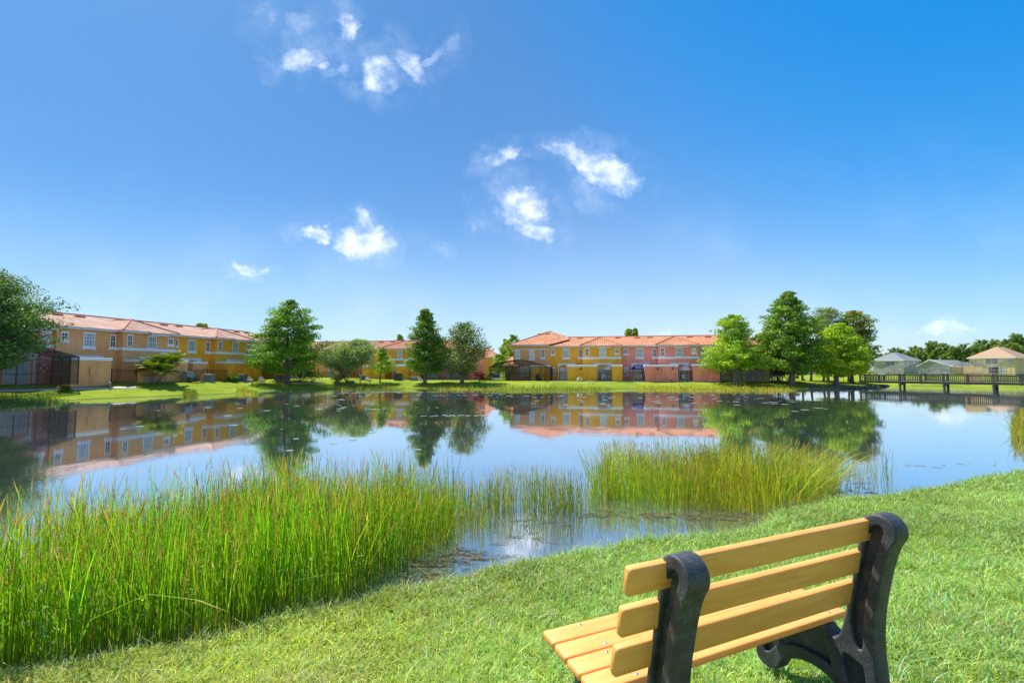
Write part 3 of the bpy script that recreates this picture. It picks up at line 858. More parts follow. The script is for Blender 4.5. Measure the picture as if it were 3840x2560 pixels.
def end_house():
    """brown half unit with a full hip at the left end of the main terrace"""
    u0 = FM.u(1925); w = -u0; eave = 6.0
    h = thing('townhouse', 'tan brown end unit of the main terrace above the domed screen room', 'house', FM.at(u0, .15), FM.rz, TG)
    MB().prism_z([(0,0),(w,0),(w,11),(0,11)], -.8, eave).build('wall', M['brown'], h)
    ov = .55; s = .42; ry = 5.5; z0 = eave+.06; zR = z0+s*(ry+ov); xl, xr = -ov, w+3.4
    a = xl+ry+ov
    faces = [([(xl,-ov,z0),(w+.1,-ov,z0),(w+.1,ry,zR),(a,ry,zR)], 'y'), ([(xl,11+ov,z0),(xl,-ov,z0),(a,ry,zR)], 'x'),
             ([(w+.1,11+ov,z0),(xl,11+ov,z0),(a,ry,zR),(w+.1,ry,zR)], 'y'), ([(w+.1,-ov,z0),(w+.1+3.2,ry-2.2,z0+s*(ry-2.2+ov)-.55),(w+.1+2.6,ry,zR-.8),(w+.1,ry,zR)], 'x')]
    rf = roof_mesh(faces, M['tile'], 'roof', h)
    ridge_caps(rf, [((xl,-ov,z0+.03),(a,ry,zR+.03)), ((a,ry,zR+.03),(w+.1,ry,zR+.03))])
    for vx in (4.2, 5.4): MB().box(vx-.5, vx+.5, ry-1.3, ry-.9, zR-.55, zR-.38).build('roof_vent', M['ridge'], rf)
    b = MB(); b.box(xl-.03, w+.1, -ov-.03, -ov+.03, eave-.2, eave-.01); b.box(xl, w, -ov+.032, -.0, eave-.16, eave-.08); b.box(xl-.03, xl+.03, -ov+.032, 11+ov, eave-.2, eave-.01)
    b.build('eave_board', M['soffit'], h, fix=False)
    MB().box(-.03, w, -.06, .01, 5.18, 5.28).build('trim_band', M['white'], h)
    k = w/5.9
    window(h, .35*k, 0, 3.75, .78, 1.4, 'pale', True, 1, 1); window(h, 2.75*k, 0, 3.65, .80, 1.4, 'pale', True, 1, 1); window(h, 4.62*k, 0, 3.85, .60, 1.35, 'dark', True, 2, 2)
    return h
end_house()
# low clay-tiled wing and ground-floor window group left of the end unit
wing = thing('house_wing', 'low brown wing with small clay roof inside the domed screen room', 'house wing', FM.at(FM.u(1893, .3), .3), FM.rz)
MB().prism_z([(0,0),(7.2,0),(7.2,6),(0,6)], -.6, 2.5).build('wall', M['brown'], wing)
roof_mesh([([(-.4,-.5,2.5),(3.3,-.5,2.5),(3.3,3.2,4.1),(.6,3.2,4.1)], 'y'), ([(-.4,6.4,2.5),(-.4,-.5,2.5),(.6,3.2,4.1)], 'x')], M['tile'], 'roof', wing)
for i in range(3): window(wing, 2.25+.88*i, 0, .75, .72, 1.35, 'curtain', False, 1, 2)
MB().box(2.0, 5.1, -.09, .012, 2.2, 2.42).build('trim_band', M['white'], wing)

# ------------------------------------------------------------------ garden walls, fences, screen rooms
def garden_wall(fr, px0, px1, wall, label, v=3.0, dep=2.6, h=2.55, group='capped garden walls between the patios', boxes=(), lamp=None):
    u0, u1 = fr.u(px0, v), fr.u(px1, v)
    g = fr.gat((u0+u1)/2, v); zb = fr.z0-.05
    t = thing('garden_wall', label, 'wall', fr.at(u0, v, zb), fr.rz, group); w = u1-u0
    MB().box(0, w, 0, dep, -.5, h-.3).build('wall', wall, t)
    MB().box(-.07, w+.07, -.07, dep+.05, h-.298, h).build('coping', M['white'], t, bevel=.03)
    for (x, z, bw, bh) in boxes:
        m = MB().box(x, x+bw, -.14, -.002, z, z+bh); m.bar((x+bw*.3, -.05, z), (x+bw*.3, -.05, 0), .05); m.bar((x+bw*.75, -.04, z), (x+bw*.75, -.04, 0), .04)
        m.build('meter_box', wall, t)
    if lamp:
        l = MB().lathe([(.05,0),(.13,.05),(.13,.22),(.09,.3)], 8, (lamp, -.2, h-.75)); l.box(lamp-.04, lamp+.04, -.19, 0, h-.6, h-.52)
        l.build('wall_lamp', M['bronze'], t)
    return t

def fence(fr, px0, px1, label, v=2.9, h=1.4, group='black iron fences between the garden walls', post=1.9, mat='iron'):
    u0, u1 = fr.u(px0, v), fr.u(px1, v); w = u1-u0
    t = thing('iron_fence', label, 'fence', fr.at(u0, v, fr.z0+.02), fr.rz, group)
    m = MB(); n = int(w/.115)
    for i in range(n+1):
        x = w*i/n; m.box(x-.006, x+.006, -.006, .006, .08, h)
    for z in (.12, h-.22, h-.04): m.box(0, w, -.018, .018, z-.018, z+.018)
    m.build('railing', M[mat], t, fix=False)
    k = max(2, int(w/post)+1)
    for i in range(k):
        x = w*i/(k-1); MB().box(x-.035, x+.035, -.036, .036, -.2, h+.06).box(x-.045, x+.045, -.046, .046, h+.062, h+.12).build('post', M[mat], t, fix=False)
    return t

def slab(fr, px0, px1, v0, v1, label):
    u0, u1 = fr.u(px0, v1), fr.u(px1, v1)
    o = MB().box(u0, u1, -v1, -v0, -.3, .06).build('patio_slab', M['concrete'])
    o.location = fr.at(0); o.rotation_euler = (0, 0, fr.rz)
    return tag(o, kind='structure')

def screen_room(loc, rz, w, dep, prof, label, group=None, fmat='bronze', smat='screen', nb=6, bars_h=(1.0, 2.25), name='screen_room', r=.055, nlay=4):
    """pool cage: profile (x,z) of the front, extruded back"""
    t = thing(name, label, 'pool screen', loc, rz, group)
    fm = MB()
    for y in [dep*i/3 for i in range(nlay)]:
        for a, b in zip(prof[:-1], prof[1:]): fm.bar((a[0], y, a[1]), (b[0], y, b[1]), r*1.6)
    for x, z in prof:
        if z > .5: fm.bar((x, 0, z), (x, dep, z), r*1.4)
    zt = lambda x: np.interp(x, [q[0] for q in prof], [q[1] for q in prof])
    for i in range(nb+1):
        x = w*i/nb
        fm.bar((x, 0, 0), (x, 0, float(zt(x))+.02), r*1.5)
        fm.bar((x, 0, float(zt(x))), (x, dep, float(zt(x))), r)
    for z in bars_h: fm.bar((0, 0, z), (w, 0, z), r*1.1)
    for y in [dep*i/3 for i in range(1, nlay)]:
        for x in (0, w): fm.bar((x, y, 0), (x, y, prof[0 if x == 0 else -1][1]), r*1.4)
    for x in (0, w):
        for z in bars_h[:1]: fm.bar((x, 0, z), (x, dep, z), r)
    fm.build('frame', M[fmat], t, fix=False)
    s = MB()
    s.poly([(0,.012,0)] + [(x,.012,z) for x, z in prof] + [(w,.012,0)])
    for a, b in zip(prof[:-1], prof[1:]): s.poly([(a[0],.02,a[1]-.01),(b[0],.02,b[1]-.01),(b[0],dep,b[1]-.01),(a[0],dep,a[1]-.01)])
    for x, z in (prof[0], prof[-1]): s.poly([(x,.02,0),(x,dep,0),(x,dep,z),(x,.02,z)])
    s.build('screen', M[smat], t, fix=False)
    return t

# main terrace
garden_wall(FM, 1991, 2041, M['yellow'], 'yellow garden wall right of the domed screen room', boxes=[(1.35, .7, .5, .8)])
garden_wall(FM, 2041, 2063, M['yellow'], 'short set-back yellow garden wall at the tan and yellow corner', v=1.9, dep=1.6)
garden_wall(FM, 2127, 2240, M['yellow'], 'wide yellow garden wall with meter boxes and two wall lamps', h=2.62, boxes=[(1.4,1.0,.45,.8),(2.75,1.0,.4,.8),(2.4,.9,.2,.35)], lamp=2.2)
garden_wall(FM, 2295, 2334, M['yellow'], 'narrow yellow garden wall right of the white parasol', h=2.65)
garden_wall(FM, 2418, 2480, M['rose'], 'rose garden wall with copper pipes beside the navy parasol', h=2.62, boxes=[(1.3,1.1,.4,.75)], lamp=1.95)
garden_wall(FM, 2481, 2543, M['pink'], 'pink garden wall with cables and a round wall lamp', h=2.64, boxes=[(.55,1.1,.45,.7),(.25,1.2,.22,.25),(1.9,1.05,.2,.2)], lamp=1.65)
garden_wall(FM, 2598, 2700, M['pink'], 'long pink garden wall left of the bright green cypress trunk', h=2.7, boxes=[(1.7,1.0,.5,.85),(1.3,1.0,.22,.35),(2.7,1.1,.3,.35)])
fence(FM, 2063, 2127, 'iron fence in front of the yellow patio door'); fence(FM, 2240, 2295, 'iron fence in front of the white parasol')
fence(FM, 2334, 2418, 'iron fence in front of the navy parasol'); fence(FM, 2543, 2598, 'iron fence in front of the small cream parasol')
for a, b in ((2063,2127),(2240,2295),(2334,2418),(2543,2598)): slab(FM, a, b, .2, 2.95, '')
u0 = FM.u(1830, 4.2); u1 = FM.u(1990, 3.2)
screen_room(FM.at(u0, 3.4), FM.rz, u1-u0+3.2, 3.2, [(0,2.25),(1.2,2.75),(2.8,3.15),(4.6,3.4),(6.2,3.25),(7.6,2.85),(u1-u0+3.2,2.2)], 'dark domed screen room left of the yellow garden wall')
fence(FM, 1838, 1988, 'iron fence around the domed screen room', v=3.6, group=None)
screen_room(FM.at(FM.u(2702,3), 3.3), FM.rz, 8.6, 3.2, [(0,1.35),(1.2,2.6),(3,3.4),(5.4,3.5),(7.2,2.9),(8.6,2.4)], 'dark screen room behind the red flowers and the green cypress')
# left terrace
bl = [('tan garden wall beside the dark screen room with two AC units', 265, 416, 'brown', 3.0, 2.65), ('tan garden wall behind the clumped palm', 516, 703, 'brown', 3.0, 2.6),
      ('short tan garden wall left of the yellow patio fence', 722, 775, 'brown', 1.9, 2.5), ('mustard garden wall with a grey AC unit and conduits', 855, 936, 'yellow', 3.0, 2.6),
      ('mustard garden wall half behind the big left cypress', 938, 985, 'yellow', 2.4, 2.5), ('mustard garden wall right behind the trunk of the big left cypress', 1030, 1072, 'ochre', 3.0, 2.5)]
for lb, a, b, c, v, hh in bl: garden_wall(FL, a, b, M[c], lb, v=v, h=hh, boxes=[(1.6,.9,.45,.8)] if b-a > 70 else [(.4,.8,.4,.7)])
fence(FL, 418, 514, 'iron fence across the tan townhouse patio left of the palm'); fence(FL, 703, 765, 'iron fence right of the clumped palm')
fence(FL, 776, 854, 'iron fence of the mustard townhouse patio'); fence(FL, 985, 1030, 'iron fence left of the big left cypress trunk')
ua = FL.u(-20, 4.5); ub = FL.u(262, 3.0)
screen_room(FL.at(ub-9.5, 4.2), FL.rz, 9.4, 3.4, [(0,2.3),(2.5,3.0),(6.8,3.3),(9.4,2.6)], 'large dark screen room under the oak at the far left', nb=6)
screen_room(FL.at(ub-20.0, 4.2), FL.rz, 10.3, 3.4, [(0,2.3),(3.5,3.1),(7.8,3.1),(10.3,2.3)], 'dark screen room at the left picture edge', nb=6)
# middle terrace
for lb, a, b, c, v, hh in [('ochre garden wall behind the small yellow-green tree', 1359, 1443, 'yellow', 3.0, 2.6), ('ochre garden wall left of the tall narrow cypress with dark AC unit', 1484, 1532, 'ochre', 3.0, 2.7),
                           ('set-back ochre garden wall behind the narrow cypress trunk', 1533, 1576, 'yellow', 2.0, 1.9), ('brown garden wall behind the leaning tree', 1250, 1320, 'brown', 2.2, 2.3)]:
    garden_wall(FC, a, b, M[c], lb, v=v, h=hh, boxes=[(1.4,.8,.4,.8)])
fence(FC, 1195, 1250, 'iron fence in front of the tan patio in the middle terrace'); fence(FC, 1443, 1484, 'iron fence in front of the ochre patio in the middle terrace')
screen_room(FC.at(FC.u(1578,3), 3.4), FC.rz, 9.8, 3.2, [(0,2.4),(2.2,3.1),(7,3.1),(9.8,2.3)], 'dark screen room between the narrow cypress and the broad oak', fmat='greyframe')

# ------------------------------------------------------------------ far houses
def hip_house(label, px0, px1, Z, zg, eave, rise, wall, roof, dep=12, yaw=0, wins=(), gable=False, name='house', swins=()):
    """front corners on the sight lines px0 and px1, left corner Z metres away, facade turned by yaw"""
    x0, _ = pxZ(px0, Z); ux, uy = math.cos(yaw), math.sin(yaw); a1 = (px1-1920)/F_PX
    w = (a1*Z - x0)/(ux - a1*uy)
    t = thing(name, label, 'house', (x0, Z, zg), yaw)
    MB().box(0, w, 0, dep, -1.5, eave).build('wall', wall, t)
    ov = .5; h = min(w, dep)/2+ov; z0 = eave+.02; zR = z0+rise
    if not gable:
        if w >= dep: P = [(h-ov, dep/2, zR), (w-h+ov, dep/2, zR)]
        else: P = [(w/2, h-ov, zR), (w/2, dep-h+ov, zR)]
        A_, B_, C_, D_ = (-ov,-ov,z0), (w+ov,-ov,z0), (w+ov,dep+ov,z0), (-ov,dep+ov,z0)
        if w >= dep: fs = [([A_,B_,P[1],P[0]],'y'), ([C_,D_,P[0],P[1]],'y'), ([D_,A_,P[0]],'x'), ([B_,C_,P[1]],'x')]
        else: fs = [([A_,B_,P[0]],'y'), ([C_,D_,P[1]],'y'), ([D_,A_,P[0],P[1]],'x'), ([B_,C_,P[1],P[0]],'x')]
    else:
        g = w*gable
        fs = [([(-ov,-ov,z0),(g,-ov,zR),(g,dep,zR),(-ov,dep,z0)],'x'), ([(g,-ov,zR),(w+ov,-ov,z0),(w+ov,dep,z0),(g,dep,zR)],'x')]
        MB().prism_y([(0,eave-.01),(w,eave-.01),(g,zR-.2)], .003, dep-.2).build('gable', wall, t)
        fb = MB(); fb.bar((-ov,-ov-.06,z0-.05),(g,-ov-.06,zR-.05),.08,.3); fb.build('barge_board', M['white'], t)
        fb = MB(); fb.bar((g,-ov-.06,zR-.05),(w+ov,-ov-.06,z0-.05),.08,.3); fb.build('barge_board', M['white'], t)
    roof_mesh(fs, roof, 'roof', t, .2)
    b = MB()
    if not gable: b.box(-ov-.02, w+ov+.02, -ov-.05, -ov-.01, eave-.25, eave+.01)
    b.box(-ov-.05, -ov-.021, -ov-.05, dep+ov, eave-.25, eave+.01); b.box(w+ov+.021, w+ov+.05, -ov-.05, dep+ov, eave-.25, eave+.01)
    b.build('gutter', M['white'], t, fix=False)
    for (x, z, ww, hh, kd) in wins: window(t, x*w, 0, z, ww, hh, kd, False, 2, 1)
    for (y, z, ww, hh, kd) in swins:
        f = window(t, 0, 0, z, ww, hh, kd, False, 2, 1); f.rotation_euler = (0, 0, math.pi/2); f.location = (w, y, 0)
    return t
HG = 'houses beyond the boardwalk'
YW = math.radians(-60)
hip_house('grey-green two-storey house with grey shingle roof beyond the boardwalk', 3272, 3385, 178, 1.35, 5.0, 2.9, M['sage'], M['shingle'], 13, YW, wins=[(.42,3.0,1.5,1.6,'dark'),(.58,3.0,1.5,1.6,'dark'),(.86,3.0,1.4,1.7,'pale'),(.4,.6,1.6,1.8,'pale')], swins=[(3,3.2,.9,1.2,'pale'),(8,3.2,.9,1.4,'pale')])
hip_house('single-storey grey-green house with a wide front gable beyond the boardwalk', 3442, 3569, 160, 1.35, 2.5, 2.3, M['sage'], M['shingle'], 22, YW, gable=.36, wins=[(.12,.5,1.3,1.3,'pale'),(.36,.2,2.6,1.9,'pale'),(.7,.4,2.0,1.6,'pale')])
hip_house('peach two-storey house with tan hipped roof at the right edge', 3634, 3803, 148, 1.35, 5.1, 3.4, M['peach'], M['shingle_tan'], 16, YW, wins=[(.10,3.2,.9,1.5,'pale'),(.37,3.2,1.5,1.6,'dark'),(.5,3.2,1.5,1.6,'dark'),(.86,3.3,1.1,1.3,'pale'),(.42,.3,2.4,2.1,'dark'),(.68,.3,1.2,2.0,'pale')])
def cage(px0, px1, Z, hw, ht, label, dep=7):
    x0, _ = pxZ(px0, Z); x1, _ = pxZ(px1, Z); w = x1-x0
    screen_room((x0, Z, 1.3), 0, w, dep, [(0,hw),(w*.18,hw+(ht-hw)*.65),(w*.4,ht),(w*.62,ht),(w*.84,hw+(ht-hw)*.6),(w,hw)], label, 'pool screens behind the far houses', 'greyframe', 'screen_l', nb=6, bars_h=(.9,), r=.04, nlay=2)
cage(3238, 3374, 162, 1.4, 3.2, 'pool screen in front of the two-storey grey house')
cage(3376, 3552, 142, 1.5, 3.6, 'pool screen in front of the gabled grey house')
cage(3556, 3706, 130, 1.7, 3.7, 'pool screen behind the plywood sheet on the boardwalk')
cage(3716, 3930, 120, 2.0, 4.2, 'tallest pool screen at the right edge in front of the peach house')
hip_house('distant yellow house with clay hipped roof left of the domed screen room', 1775, 1872, 122, 1.0, 5.1, 2.6, M['ochre'], M['tile'], 9, wins=[(.3,3.2,1,1.3,'pale')])
hip_house('low grey house seen under the trees right of the red flowers', 2895, 3050, 150, 1.3, 2.6, 1.6, M['sage'], M['shingle'], 10, wins=[(.15,.4,1.5,1.6,'pale'),(.5,.4,1.5,1.6,'dark')])
hip_house('low rose house seen between the trunks left of the boardwalk', 3052, 3215, 158, 1.3, 2.6, 1.6, M['rose'], M['shingle'], 10, wins=[(.15,.3,2.5,1.9,'pale'),(.55,.4,1.5,1.6,'dark')])
# ------------------------------------------------------------------ the boardwalk
BA = pxZ(3222, 75); BB = pxZ(3797, 61.6)
bd = (Vector((BB[0], BB[1], 0)) - Vector((BA[0], BA[1], 0))); bdn = bd.normalized()
BLEN = bd.length + 7
walk = thing('boardwalk', 'dark weathered timber boardwalk with balustrades crossing the pond on the right', 'boardwalk', (BA[0], BA[1], 0), math.atan2(bdn.y, bdn.x))
WD = 2.2     # width, away from the camera (local +y)
MB().box(0, BLEN, .02, WD-.02, .94, .99).build('deck', M['wood_deck'], walk)
for y in (-.02, WD-.06): MB().box(-.2, BLEN, y, y+.08, .66, .98).build('beam', M['wood_dark'], walk)
span = 2.47
nsp = int(BLEN/span)
for side, y in ((0, -.06), (1, WD)):
    for i in range(nsp+1):
        x = i*span
        MB().box(x-.09, x+.09, y-.07, y+.07, .60, 2.06).build('post', M['wood_dark'], walk, fix=False)
    for i in range(nsp):
        m = MB(); x0, x1 = i*span+.092, (i+1)*span-.092
        m.box(x0, x1, y-.05, y+.05, 1.90, 1.955); m.box(x0, x1, y-.025, y+.025, 1.80, 1.87); m.box(x0, x1, y-.025, y+.025, 1.10, 1.17)
        n = int((x1-x0)/.2)
        for k in range(n+1):
            x = x0+.06+(x1-x0-.12)*k/n; m.box(x-.036, x+.036, y-.062, y-.026, 1.02, 1.90)
        m.build('railing', M['wood_dark'], walk, fix=False)
    MB().box(-.1, BLEN, y-.09, y+.09, 2.062, 2.11).build('handrail', M['wood_dark'], walk, fix=False)
for i in range(2, nsp+1, 2):
    for y in (.10, WD-.12):
        MB().tube([(i*span, y, -.9), (i*span, y, .66)], .15, 10).build('pile', M['wood_dark'], walk)
    MB().box(i*span-.13, i*span+.13, -.15, WD+.15, .42, .655).build('cross_beam', M['wood_dark'], walk)
def on_walk(px, y=1.0):
    a = (px-1920)/F_PX; O = Vector((BA[0], BA[1], 0)) + Vector((-bdn.y, bdn.x, 0))*y
    t = (a*O.y - O.x)/(bdn.x - a*bdn.y)
    return O + bdn*t
p = on_walk(3610, .35); q = on_walk(3682, .35)
t = thing('plywood_sheet', 'tall bare plywood sheet standing behind the boardwalk railing', 'plywood', (p.x, p.y, .995), math.atan2(bdn.y, bdn.x))
w_ = (q-p).length
for i in range(2): MB().box(w_*i/2+.004*i, w_*(i+1)/2, 0, .02, 0, 2.12-.05*i).build('panel', M['plywood'], t)
for i in range(3): MB().box(w_*(.08+.4*i), w_*(.08+.4*i)+.06, .022, .07, 0, 2.0).build('batten', M['plywood'], t)
p = on_walk(3303, -.14)
o = MB().box(-.45, .45, -.012, .012, -.12, .16).box(-.40, .40, -.018, -.013, -.06, -.03).build('rail_sign', pbr('pale_green_sign', (.55, .72, .6), .6, 0)); o.location = (p.x, p.y, 2.02); o.rotation_euler = (0,0,math.atan2(bdn.y,bdn.x))
tag(o, 'small pale green sign fixed on top of the boardwalk railing', 'sign')
p = on_walk(3234, 1.0)
o = MB().box(-.4, .4, -.02, .02, 0, .18).box(-.40, -.33, -.02, .02, -.9, 0).box(.33, .4, -.02, .02, -.9, 0).box(-.33, .33, -.015, .015, -.42, -.26).build('barrier', pbr('orange_barrier', (.75, .42, .16), .6, .2)); o.location = (p.x, p.y, 1.93)
tag(o, 'orange and yellow barrier at the left end of the boardwalk', 'barrier')
# rocks below the left abutment
def rock(x, y, z, r, sd):
    bm = bmesh.new(); bmesh.ops.create_icosphere(bm, subdivisions=2, radius=r)
    for v in bm.verts:
        n = mnoise.noise(v.co*1.6/r + Vector((sd*7.1, 0, 0))); v.co *= (1+.45*n); v.co.z *= .6
    me = bpy.data.meshes.new('rock'); bm.to_mesh(me); bm.free(); me.materials.append(M['rock'])
    o = link('rock', me); o.location = (x, y, z); o.rotation_euler = (0, 0, sd)
    return o
M['rock'] = pbr('dark_rock', (.12, .11, .10), .9, .3, 3, bump=.6, bscale=9)
prev = None
RK = bpy.data.objects
rocks = []
for i in range(26):
    px = 3040 + 290*((i*.618) % 1); yb = 1455 - 3.5*((i*.37) % 1) - (4 if px > 3270 else 0)
    x, y, z = hit(px, yb)
    r = rock(x, y, z+.05, .28+.22*((i*.83) % 1), i)
    tag(r, 'x', 'rock', 'rocks along the bank by the boardwalk'); rocks.append(r)
number_row(rocks, '%s of the dark rocks along the bank left of the boardwalk, counted from the left')

# ------------------------------------------------------------------ trees
def rot_frame(n):
    """random orientation triads"""
    a = RNG.normal(size=(n, 3)); a /= np.linalg.norm(a, axis=1)[:, None]
    b = RNG.normal(size=(n, 3)); b -= a*(a*b).sum(1)[:, None]; b /= np.linalg.norm(b, axis=1)[:, None]
    return a, b

def leaf_mesh(name, C, size, cols, par, aspect=.5, mat='foliage', flat=.0, nrm=None):
    """four-cornered leaf sprays centred at C"""
    n = len(C); a, b = rot_frame(n)
    if flat: a[:, 2] *= (1-flat); b[:, 2] *= (1-flat)
    if nrm is not None:
        N = nrm + RNG.normal(0, .42, (n, 3)); N /= (np.linalg.norm(N, axis=1)[:, None]+1e-6)
        a = a - N*(a*N).sum(1)[:, None]; a /= (np.linalg.norm(a, axis=1)[:, None]+1e-6); b = np.cross(N, a)
    s = size if hasattr(size, '__len__') else np.full(n, size)
    s = (s*RNG.uniform(.6, 1.35, n))[:, None]
    v0 = C - a*s; v1 = C - b*s*aspect + a*s*.1; v2 = C + a*s; v3 = C + b*s*aspect - a*s*.05
    V = np.stack([v0, v1, v2, v3], 1).reshape(-1, 3)
    Fq = np.arange(4*n).reshape(n, 4)
    return np_mesh(name, V, Fq, M[mat], np.repeat(cols, 4, axis=0), par)

def jitter_cols(base, n, var, rnd=RNG, warm=.0):
    base = np.array(base)[None]
    f = np.exp(rnd.normal(0, var, (n, 1)))
    h = rnd.normal(0, var*.45, (n, 1))
    c = base*f*np.concatenate([1+h+warm, np.ones((n, 1)), 1-h*.6], 1)
    return np.clip(c, .003, .6)

def tree(name, label, px, py, top_py, prof, col, col2, seed, nb=60, per=150, leaf=.17, trunk=.22, lean=(0,0), gap=.0, asp=.5, droop=0., bark='bark',
         group=None, cat='tree', up=.25, cl=.62, flatten=.42, base=None, height=None, trunks=None, limb=.05):
    """prof: list of (height fraction, radius in m); limbs leave the trunk and carry clumps of leaf sprays"""
    rng = np.random.default_rng(seed)
    if base is None: x, y, z = hit(px, py)
    else: x, y, z = base
    if height is None:
        a, b, c = ray(px, top_py); height = EYE + c*(y/b) - z
    t = thing(name, label, cat, (x, y, z-.05), 0, group)
    H = height; ph = [q[0] for q in prof]; pr = [q[1] for q in prof]
    h0 = ph[0]*H
    def axis_at(h): f = h/H; return np.array([lean[0]*f + .12*math.sin(f*5+seed), lean[1]*f + .1*math.cos(f*4+seed), h])
    # trunk with root flare
    m = MB(); hs_ = [0, .02, .06, .15, .3, .5, .7, .88, .97]
    m.tube([axis_at(f*H) + (0,0,0) for f in hs_], [trunk*k for k in (1.9, 1.35, 1.08, 1, .86, .62, .38, .16, .05)], 9)
    lb = MB(); C = []; K = []
    for i in range(nb):
        f = ph[0] + (ph[-1]-ph[0])*((i+rng.random())/nb)**.9
        f = min(f, .985)
        R = float(np.interp(f, ph, pr))*(.62 + .5*rng.random()**.8)
        az = i*2.399 + rng.normal(0, .35)
        if rng.random() < gap: R *= rng.uniform(.35, .7)
        p0 = axis_at(max(f*H - R*up*.8 - .1, h0*.8))
        d = np.array([math.cos(az), math.sin(az), 0])
        tip = axis_at(f*H) + d*R + np.array([0, 0, R*up*.35 - droop*R])
        mid = (p0+tip)/2 + np.array([0, 0, R*.08])
        lb.tube([p0, mid, tip], [limb*max(.35, R/3), limb*.55*max(.35, R/3), .012], 4, False)
        nc = max(2, int(R/ .62))
        tone = rng.random()
        for k in range(nc):
            s = 1 - (k/nc)*cl - rng.random()*.1
            P = p0*(1-s) + tip*s + np.array([0, 0, 4*.05*R*s*(1-s)]) + rng.normal(0, .10*max(R, .5), 3)*np.array([1, 1, .45])
            C.append(P); K.append((min(.62, .24+.16*R), tone))
    lb.build('limb', M[bark], m.build('trunk', M[bark], t, smooth=True))
    C = np.array(C); sg = np.array([k[0] for k in K]); tn = np.array([k[1] for k in K])
    n = len(C); m_ = max(8, int(per*nb/n))
    off = rng.normal(size=(n*m_, 3)); off *= (np.minimum(1, 1.5/np.linalg.norm(off, axis=1)))[:, None]
    P = np.repeat(C, m_, axis=0) + off*np.repeat(sg, m_)[:, None]*np.array([1, 1, flatten])
    nr = off*np.array([1, 1, 1.5]) + np.array([0, 0, .7])
    ct = np.repeat(tn, m_)[:, None]
    cols = (np.array(col)[None]*(1-ct) + np.array(col2)[None]*ct)*np.exp(rng.normal(0, .16, (len(P), 1)))
    cols[:, 0] *= np.exp(rng.normal(0, .1, len(P)))
    P[:, 2] = np.maximum(P[:, 2], h0*.55)
    leaf_mesh('crown', P, leaf, cols*np.array([[2.6, 2.35, 1.7]]), t, asp, nrm=nr)
    return t

def R_(w_px, px, py):
    """half a width in photo pixels, in metres, at the ground point below a pixel"""
    x, y, z = hit(px, py); return w_px/F_PX*y
cone = lambda r, b=.1: [(b, r*.45), (b+.07, r*.92), (b+.16, r), (.42, r*.86), (.6, r*.66), (.78, r*.42), (.92, r*.2), (1.0, .1)]
OL = (.045, .092, .022); OL2 = (.075, .125, .035)       # oak greens
CY = (.05, .115, .012); CY2 = (.12, .20, .012)          # bald cypress greens
TRG = 'trees on the far bank'
r = R_(138, 1077, 1440)
tree('cypress_tree', 'big full-crowned green cypress with grey flared trunk left of centre', 1077, 1440, 1122, [(.13, r*.6), (.2, r*.95), (.32, r), (.48, r*.88), (.62, r*.78), (.76, r*.6), (.88, r*.36), (1, .12)], (.035, .10, .012), (.10, .20, .012), 21, 95, 250, .16, .30, group=TRG, gap=.12)
tree('leaning_tree', 'spreading grey-green tree with a dark trunk leaning right', 1262, 1442, 1275, [(.34, R_(60,1262,1442)), (.5, R_(112,1262,1442)), (.68, R_(105,1262,1442)), (.86, R_(62,1262,1442)), (1, R_(14,1262,1442))], (.075, .13, .05), (.12, .18, .08), 22, 80, 230, .13, .20, lean=(3.0, .3), up=.6, asp=.42, flatten=.6, group=TRG, limb=.09)
tree('small_cypress', 'small yellow-green cypress on a thin trunk', 1428, 1437, 1300, [(.3, R_(34,1428,1437)), (.42, R_(46,1428,1437)), (.6, R_(34,1428,1437)), (.8, R_(18,1428,1437)), (1, .08)], (.10, .17, .012), (.17, .24, .015), 23, 42, 120, .13, .10, group=TRG, gap=.2)
r = R_(84, 1595, 1439)
tree('cypress_tree', 'tall narrow dark green cypress in the middle of the far bank', 1595, 1439, 1156, [(.15, r*.7), (.24, r*1.0), (.4, r*.93), (.55, r*.74), (.7, r*.55), (.85, r*.36), (.94, r*.22), (1, .12)], (.045, .10, .022), (.085, .155, .02), 24, 100, 200, .15, .25, group=TRG, gap=.1)
r = R_(96, 1740, 1438)
tree('oak_tree', 'broad grey-green oak with gaps in its crown right of the tall cypress', 1732, 1438, 1212, [(.16, r*.62), (.27, r*.98), (.45, r), (.62, r*.92), (.8, r*.68), (.93, r*.4), (1, r*.2)], (.045, .085, .03), (.10, .14, .055), 25, 70, 150, .15, .28, lean=(.3, 0), up=.75, gap=.45, flatten=.75, group=TRG, limb=.09)
r = R_(118, 2759, 1440)
tree('cypress_tree', 'bright green cypress with ragged forked top beside the cream townhouse', 2759, 1440, 1180, [(.2, r*.72), (.27, r*1.0), (.42, r*.96), (.55, r*.72), (.7, r*.52), (.86, r*.5), (.95, r*.28), (1, .15)], (.085, .17, .012), (.16, .25, .018), 26, 90, 190, .16, .28, group=TRG, gap=.2)
r = R_(122, 2969, 1441)
tree('cypress_tree', 'tallest conical cypress on the right of the far bank', 2967, 1441, 1090, [(.12, r*.6), (.2, r*.96), (.36, r*.98), (.5, r*.84), (.62, r*.8), (.75, r*.55), (.88, r*.34), (1, .14)], (.05, .115, .016), (.11, .19, .022), 27, 120, 250, .17, .36, group=TRG, gap=.1)
r = R_(104, 3130, 1444)
tree('cypress_tree', 'broad yellow-green cypress at the boardwalk end', 3133, 1444, 1212, [(.15, r*.6), (.24, r*1.0), (.4, r*1.0), (.58, r*.84), (.75, r*.62), (.9, r*.38), (1, .3)], (.10, .18, .010), (.19, .27, .012), 28, 105, 210, .16, .30, lean=(.9, 0), group=TRG, gap=.12)
r = R_(82, 3205, 1436)
